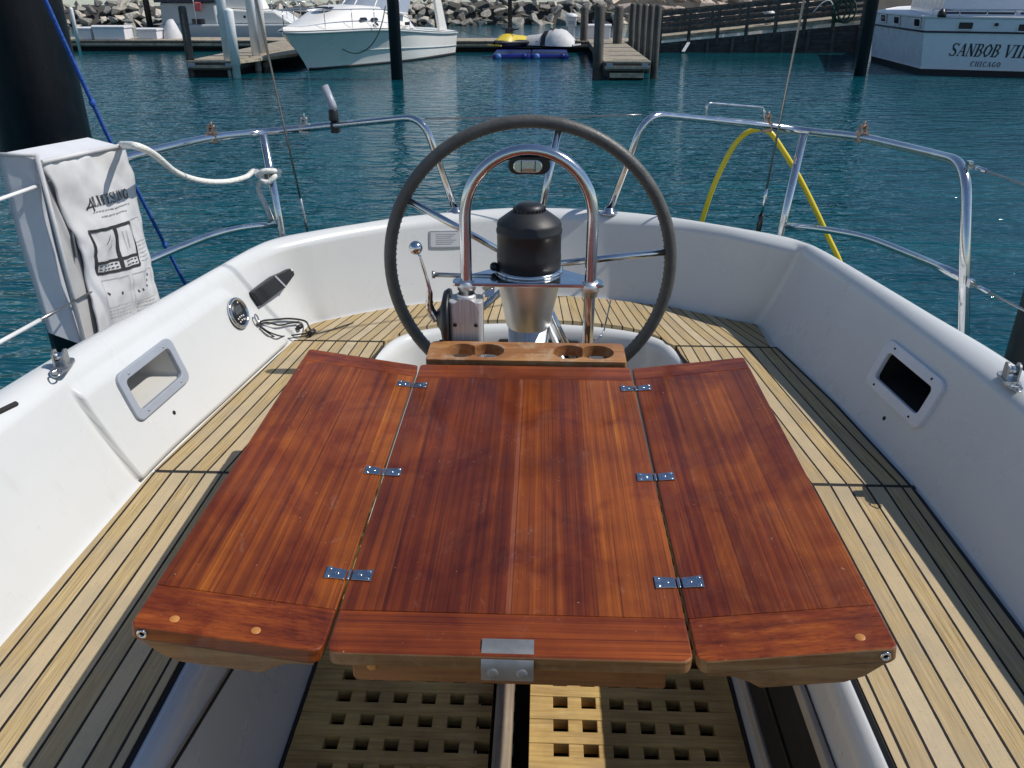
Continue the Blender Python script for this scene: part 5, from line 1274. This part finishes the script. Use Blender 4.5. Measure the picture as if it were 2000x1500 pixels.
# ---- grey white cabin boat behind the dock
cbt = thing('cabin_boat', (-12.2,33.6,0), 'grey cabin boat with a small dark window lying behind the dock', 'motor boat')
xa, xb_, xc = at(318,60,y=32.9).x, at(425,60,y=32.9).x, at(545,60,y=32.9).x
mb = MB(); mb.prism([(xa,0),(xa-.05,.95),(xc+1.6,1.0),(xc+.7,0)], V(0,32.75,-.2), X3, Z3, Y3, 2.2); obj('hull', mb, M_grey, cbt, bevel=.06)
mb = MB(); mb.prism([(xa,.75),(xa+.05,1.50),(xb_,1.50),(xb_+.05,.75)], V(0,32.9,0), X3, Z3, Y3, 1.8); cbn = obj('cabin', mb, M_grey, cbt, bevel=.05)
mb = MB(); wx = at(388,45,y=32.88); mb.slab(wx.x-.24,wx.x+.24,32.885,32.9-.001,wx.z-.14,wx.z+.14); obj('window', mb, M_glass, cbn)
mb = MB(); mb.slab(xa-.1,xb_+.1,32.75,34.8,1.503,1.60); obj('cabin_roof', mb, M_navy, cbt, bevel=.02)
mb = MB(); mb.prism([(xb_+.1,.78),(xb_+.15,1.30),(xc-.1,1.20),(xc+.5,.80)], V(0,32.95,0), X3, Z3, Y3, 1.6); dk = obj('deckhouse', mb, M_boat, cbt, bevel=.06)
mb = MB(); mb.prism([(xb_+.2,1.305),(xb_+.35,1.7),(xc-.9,1.7),(xc-.7,1.255)], V(0,33.1,0), X3, Z3, Y3, 1.3); obj('upper_house', mb, M_boat, cbt, bevel=.05)
for q in ((478,33),(497,27),(452,30)):
    p = at(q[0],q[1],y=32.94); mb = MB(); mb.lathe([(0,0),(.05,0),(.05,.012),(0,.014)], p, V(0,-1,0), 12); obj('porthole', mb, M_glass, dk)
mb = MB(); mb.tube([V(xc-.2,33,1.62), V(xc+1.3,33.3,1.5)], .016, 6)
for k in range(4): mb.tube([V(xc-.2+.5*k,33+.1*k,1.62-.04*k), V(xc-.2+.5*k,33+.1*k,.95)], .014, 6)
obj('bow_rail', mb, M_ss, cbt)
fp = at(378,4,y=32.7); mb = MB(); mb.grid([[fp+V(.05*j+.02*math.sin(i),-.02*math.sin(j*1.5+i),-.06*i) for j in range(6)] for i in range(6)]); fg = obj('flag', mb, M_red, origin=fp); tag(fg, 'small faded red flag hanging above the grey cabin boat', 'flag')
so2 = fg.modifiers.new('thickness','SOLIDIFY'); so2.thickness = .006
mb = MB(); mb.tube([fp+V(-.01,0,.6), fp+V(-.01,0,-.75)], .012, 6); obj('flag_staff', mb, M_pvc, fg)

# ---- large yacht with its name on the transom
yt = thing('motor_yacht', (12.2,26,0), 'large white yacht seen from astern with its name and port on the transom', 'yacht')
A = V(9.80,23.1,0); Bq = V(14.6,21.85,0); tdir = (Bq-A).normalized(); fdir = V(-tdir.y,tdir.x,0)
def foot(dz, out):
    """plan outline of the hull at some height, pushed out"""
    P = [A+tdir*(-out)-fdir*out*.6, A+tdir*2.4-fdir*(.10+out*.7), Bq+tdir*out-fdir*out*.6, Bq+fdir*5+tdir*(out+.25), Bq+fdir*10-tdir*.2, A+tdir*2.4+fdir*15, A+fdir*10-tdir*.1+tdir*.4, A+fdir*4.2-tdir*(.85+out)]
    return [p+V(0,0,dz) for p in P]
levels = [(-.3,-.06),(.0,-.02),(.115,0),(.118,.004),(.5,.05),(1.0,.11),(1.36,.16)]
def yband(z0, z1, o0, o1, m, name, lip=0, label=None):
    mb = MB(); P0, P1 = foot(z0,o0), foot(z1,o1); mb.grid([P0+[P0[0]],P1+[P1[0]]], smooth=False)
    mb.face(mb.verts(P1)); return obj(name, mb, m, yt, label=label)
yband(-.35,.13,-.05,0,M_anti,'bottom'); yband(.1305,1.355,.0,.14,M_yacht,'hull')
yband(.135,.165,.012,.014,M_box,'boot_stripe')
mb = MB(); P = foot(1.02,.118); mb.tube([p-fdir*.012 if i in (0,1,2) else p-tdir*.012 for i, p in enumerate(P)]+[P[0]], .022, 6); obj('rub_rail', mb, M_navy, yt)
mb = MB(); P = foot(1.36,.16); mb.tube(P+[P[0]], .030, 6); obj('toe_rail', mb, M_box, yt)
def inset(z, s, f0=0, f1=1):
    c_ = A+tdir*2.4+fdir*(2.6); P = [A+tdir*s+fdir*.7, A+tdir*2.4+fdir*.6, Bq-tdir*s+fdir*.7, Bq+fdir*7-tdir*s*1.2, A+fdir*7+tdir*s]
    return [p+V(0,0,z) for p in P]
mb = MB(); P0, P1 = inset(1.362,.35), inset(3.6,.45); mb.grid([P0+[P0[0]],P1+[P1[0]]], smooth=False); mb.face(mb.verts(P1)); hs_ = obj('superstructure', mb, M_yacht, yt)
mb = MB(); P0, P1 = foot(1.361,.15), foot(1.364,.15); mb.face(mb.verts(foot(1.364,.13))); obj('side_deck', mb, M_box, yt)
mb = MB(); Ln = (Bq-A).length
for f0, f1 in ((.05,.38),(.40,.60),(.62,.95)): 
    q0_, q1_ = A+tdir*(Ln*f0)-fdir*.09, A+tdir*(Ln*f1)-fdir*.09; mb = MB(); mb.beam(q0_+V(0,0,1.46), q1_+V(0,0,1.46), .03, .05); obj('hand_rail', mb, M_navy, yt)
mb = MB(); q0_ = A-fdir*.10+V(0,0,1.53); mb.tube([q0_, q0_+tdir*Ln], .022, 6)
for k in range(9): p = q0_+tdir*(Ln*k/8); mb.tube([p, p+V(0,0,-.16)], .014, 6)
obj('stern_rail', mb, M_ss, yt)
mb = MB(); p = A+tdir*.22-fdir*.08+V(0,0,1.46); mb.lathe([(0,-.10),(.12,-.10),(.10,0),(.05,.09),(0,.1)], p, V(0,0,1), 10); obj('deck_winch', mb, M_black, yt)
# stern windows and side portlights
nrm = (-fdir+V(0,0,-.10)).normalized(); upv = tdir.cross(nrm); upv = upv if upv.z > 0 else -upv
def on_transom(px, py, lift=.012):
    P0 = A+tdir*1.2-fdir*(.05)+V(0,0,.0); n_ = (fdir*-1+V(0,0,-.075)).normalized(); f_ = tdir
    # transom facet between A and the middle point
    a_, b_ = foot(.1305,0), foot(1.355,.14); n2 = (a_[1]-a_[0]).cross(b_[0]-a_[0]).normalized(); n2 = n2 if n2.y < 0 else -n2
    p = hit(px, py, a_[0], n2); return p+n2*lift, n2, (a_[1]-a_[0]).normalized()
for px, py, w, h in ((1886,50,.32,.155),(1946,48,.10,.08),(2003,54,.32,.155)):
    p, n2, tx = on_transom(px, py); uy_ = n2.cross(tx); uy_ = uy_ if uy_.z > 0 else -uy_
    mb = MB(); mb.prism(rrect(w,h,.03,3), p, tx, uy_, n2, .012); wn_ = obj('stern_window', mb, M_glass, yt)
    mb = MB(); mb.ring(rrect(w+.05,h+.05,.045,3), rrect(w,h,.03,3), p, tx, uy_, n2, .02); obj('window_frame', mb, M_box, wn_)
def on_side(px, py, lift=.012):
    a_, b_ = foot(.1305,0), foot(1.355,.14); n2 = (a_[7]-a_[0]).cross(b_[0]-a_[0]).normalized(); n2 = n2 if n2.x < 0 else -n2
    return hit(px, py, a_[0], n2)+n2*lift, n2, (a_[0]-a_[7]).normalized()
for px, py in ((1727,35),(1753,39),(1793,44)):
    p, n2, tx = on_side(px, py); uy_ = n2.cross(tx); uy_ = uy_ if uy_.z > 0 else -uy_
    mb = MB(); mb.prism(rrect(.42,.17,.04,3), p, tx, uy_, n2, .012); pw = obj('portlight', mb, M_glass, yt)
    mb = MB(); mb.ring(rrect(.52,.23,.05,3), rrect(.42,.17,.04,3), p, tx, uy_, n2, .02); obj('window_frame', mb, M_box, pw)
p0, n2, tx = on_transom(1852,108); p1, _, _ = on_transom(2000,113); bd = (p1-p0).normalized(); ud = n2.cross(bd); ud = ud if ud.z > 0 else -ud
mb = MB(); wtot = lettering(MB(), 'SANBOB VII', lambda x, y: V(x,y,0), .30, .13, .22); 
hgt = .285; ppm = (p1-p0).length/148.0       # metres per survey pixel along the name
w1_ = lettering(MB(), 'SANBOB VI', lambda x, y: V(x,y,0), hgt, .10, .22); kx = (1985-1852)*ppm/w1_
lettering(mb, 'SANBOB VIII', lambda x, y: p0+bd*(x*kx)+ud*y, hgt, .10, .22); obj('name_lettering', mb, M_ink, yt)
p0, _, _ = on_transom(1894,129); w1_ = lettering(MB(), 'CHICAGO', lambda x, y: V(x,y,0), .105, .3, .1); kx = 55*ppm/w1_
mb = MB(); lettering(mb, 'CHICAGO', lambda x, y: p0+bd*(x*kx)+ud*y, .115, .3, .1); obj('port_lettering', mb, M_ink, yt)
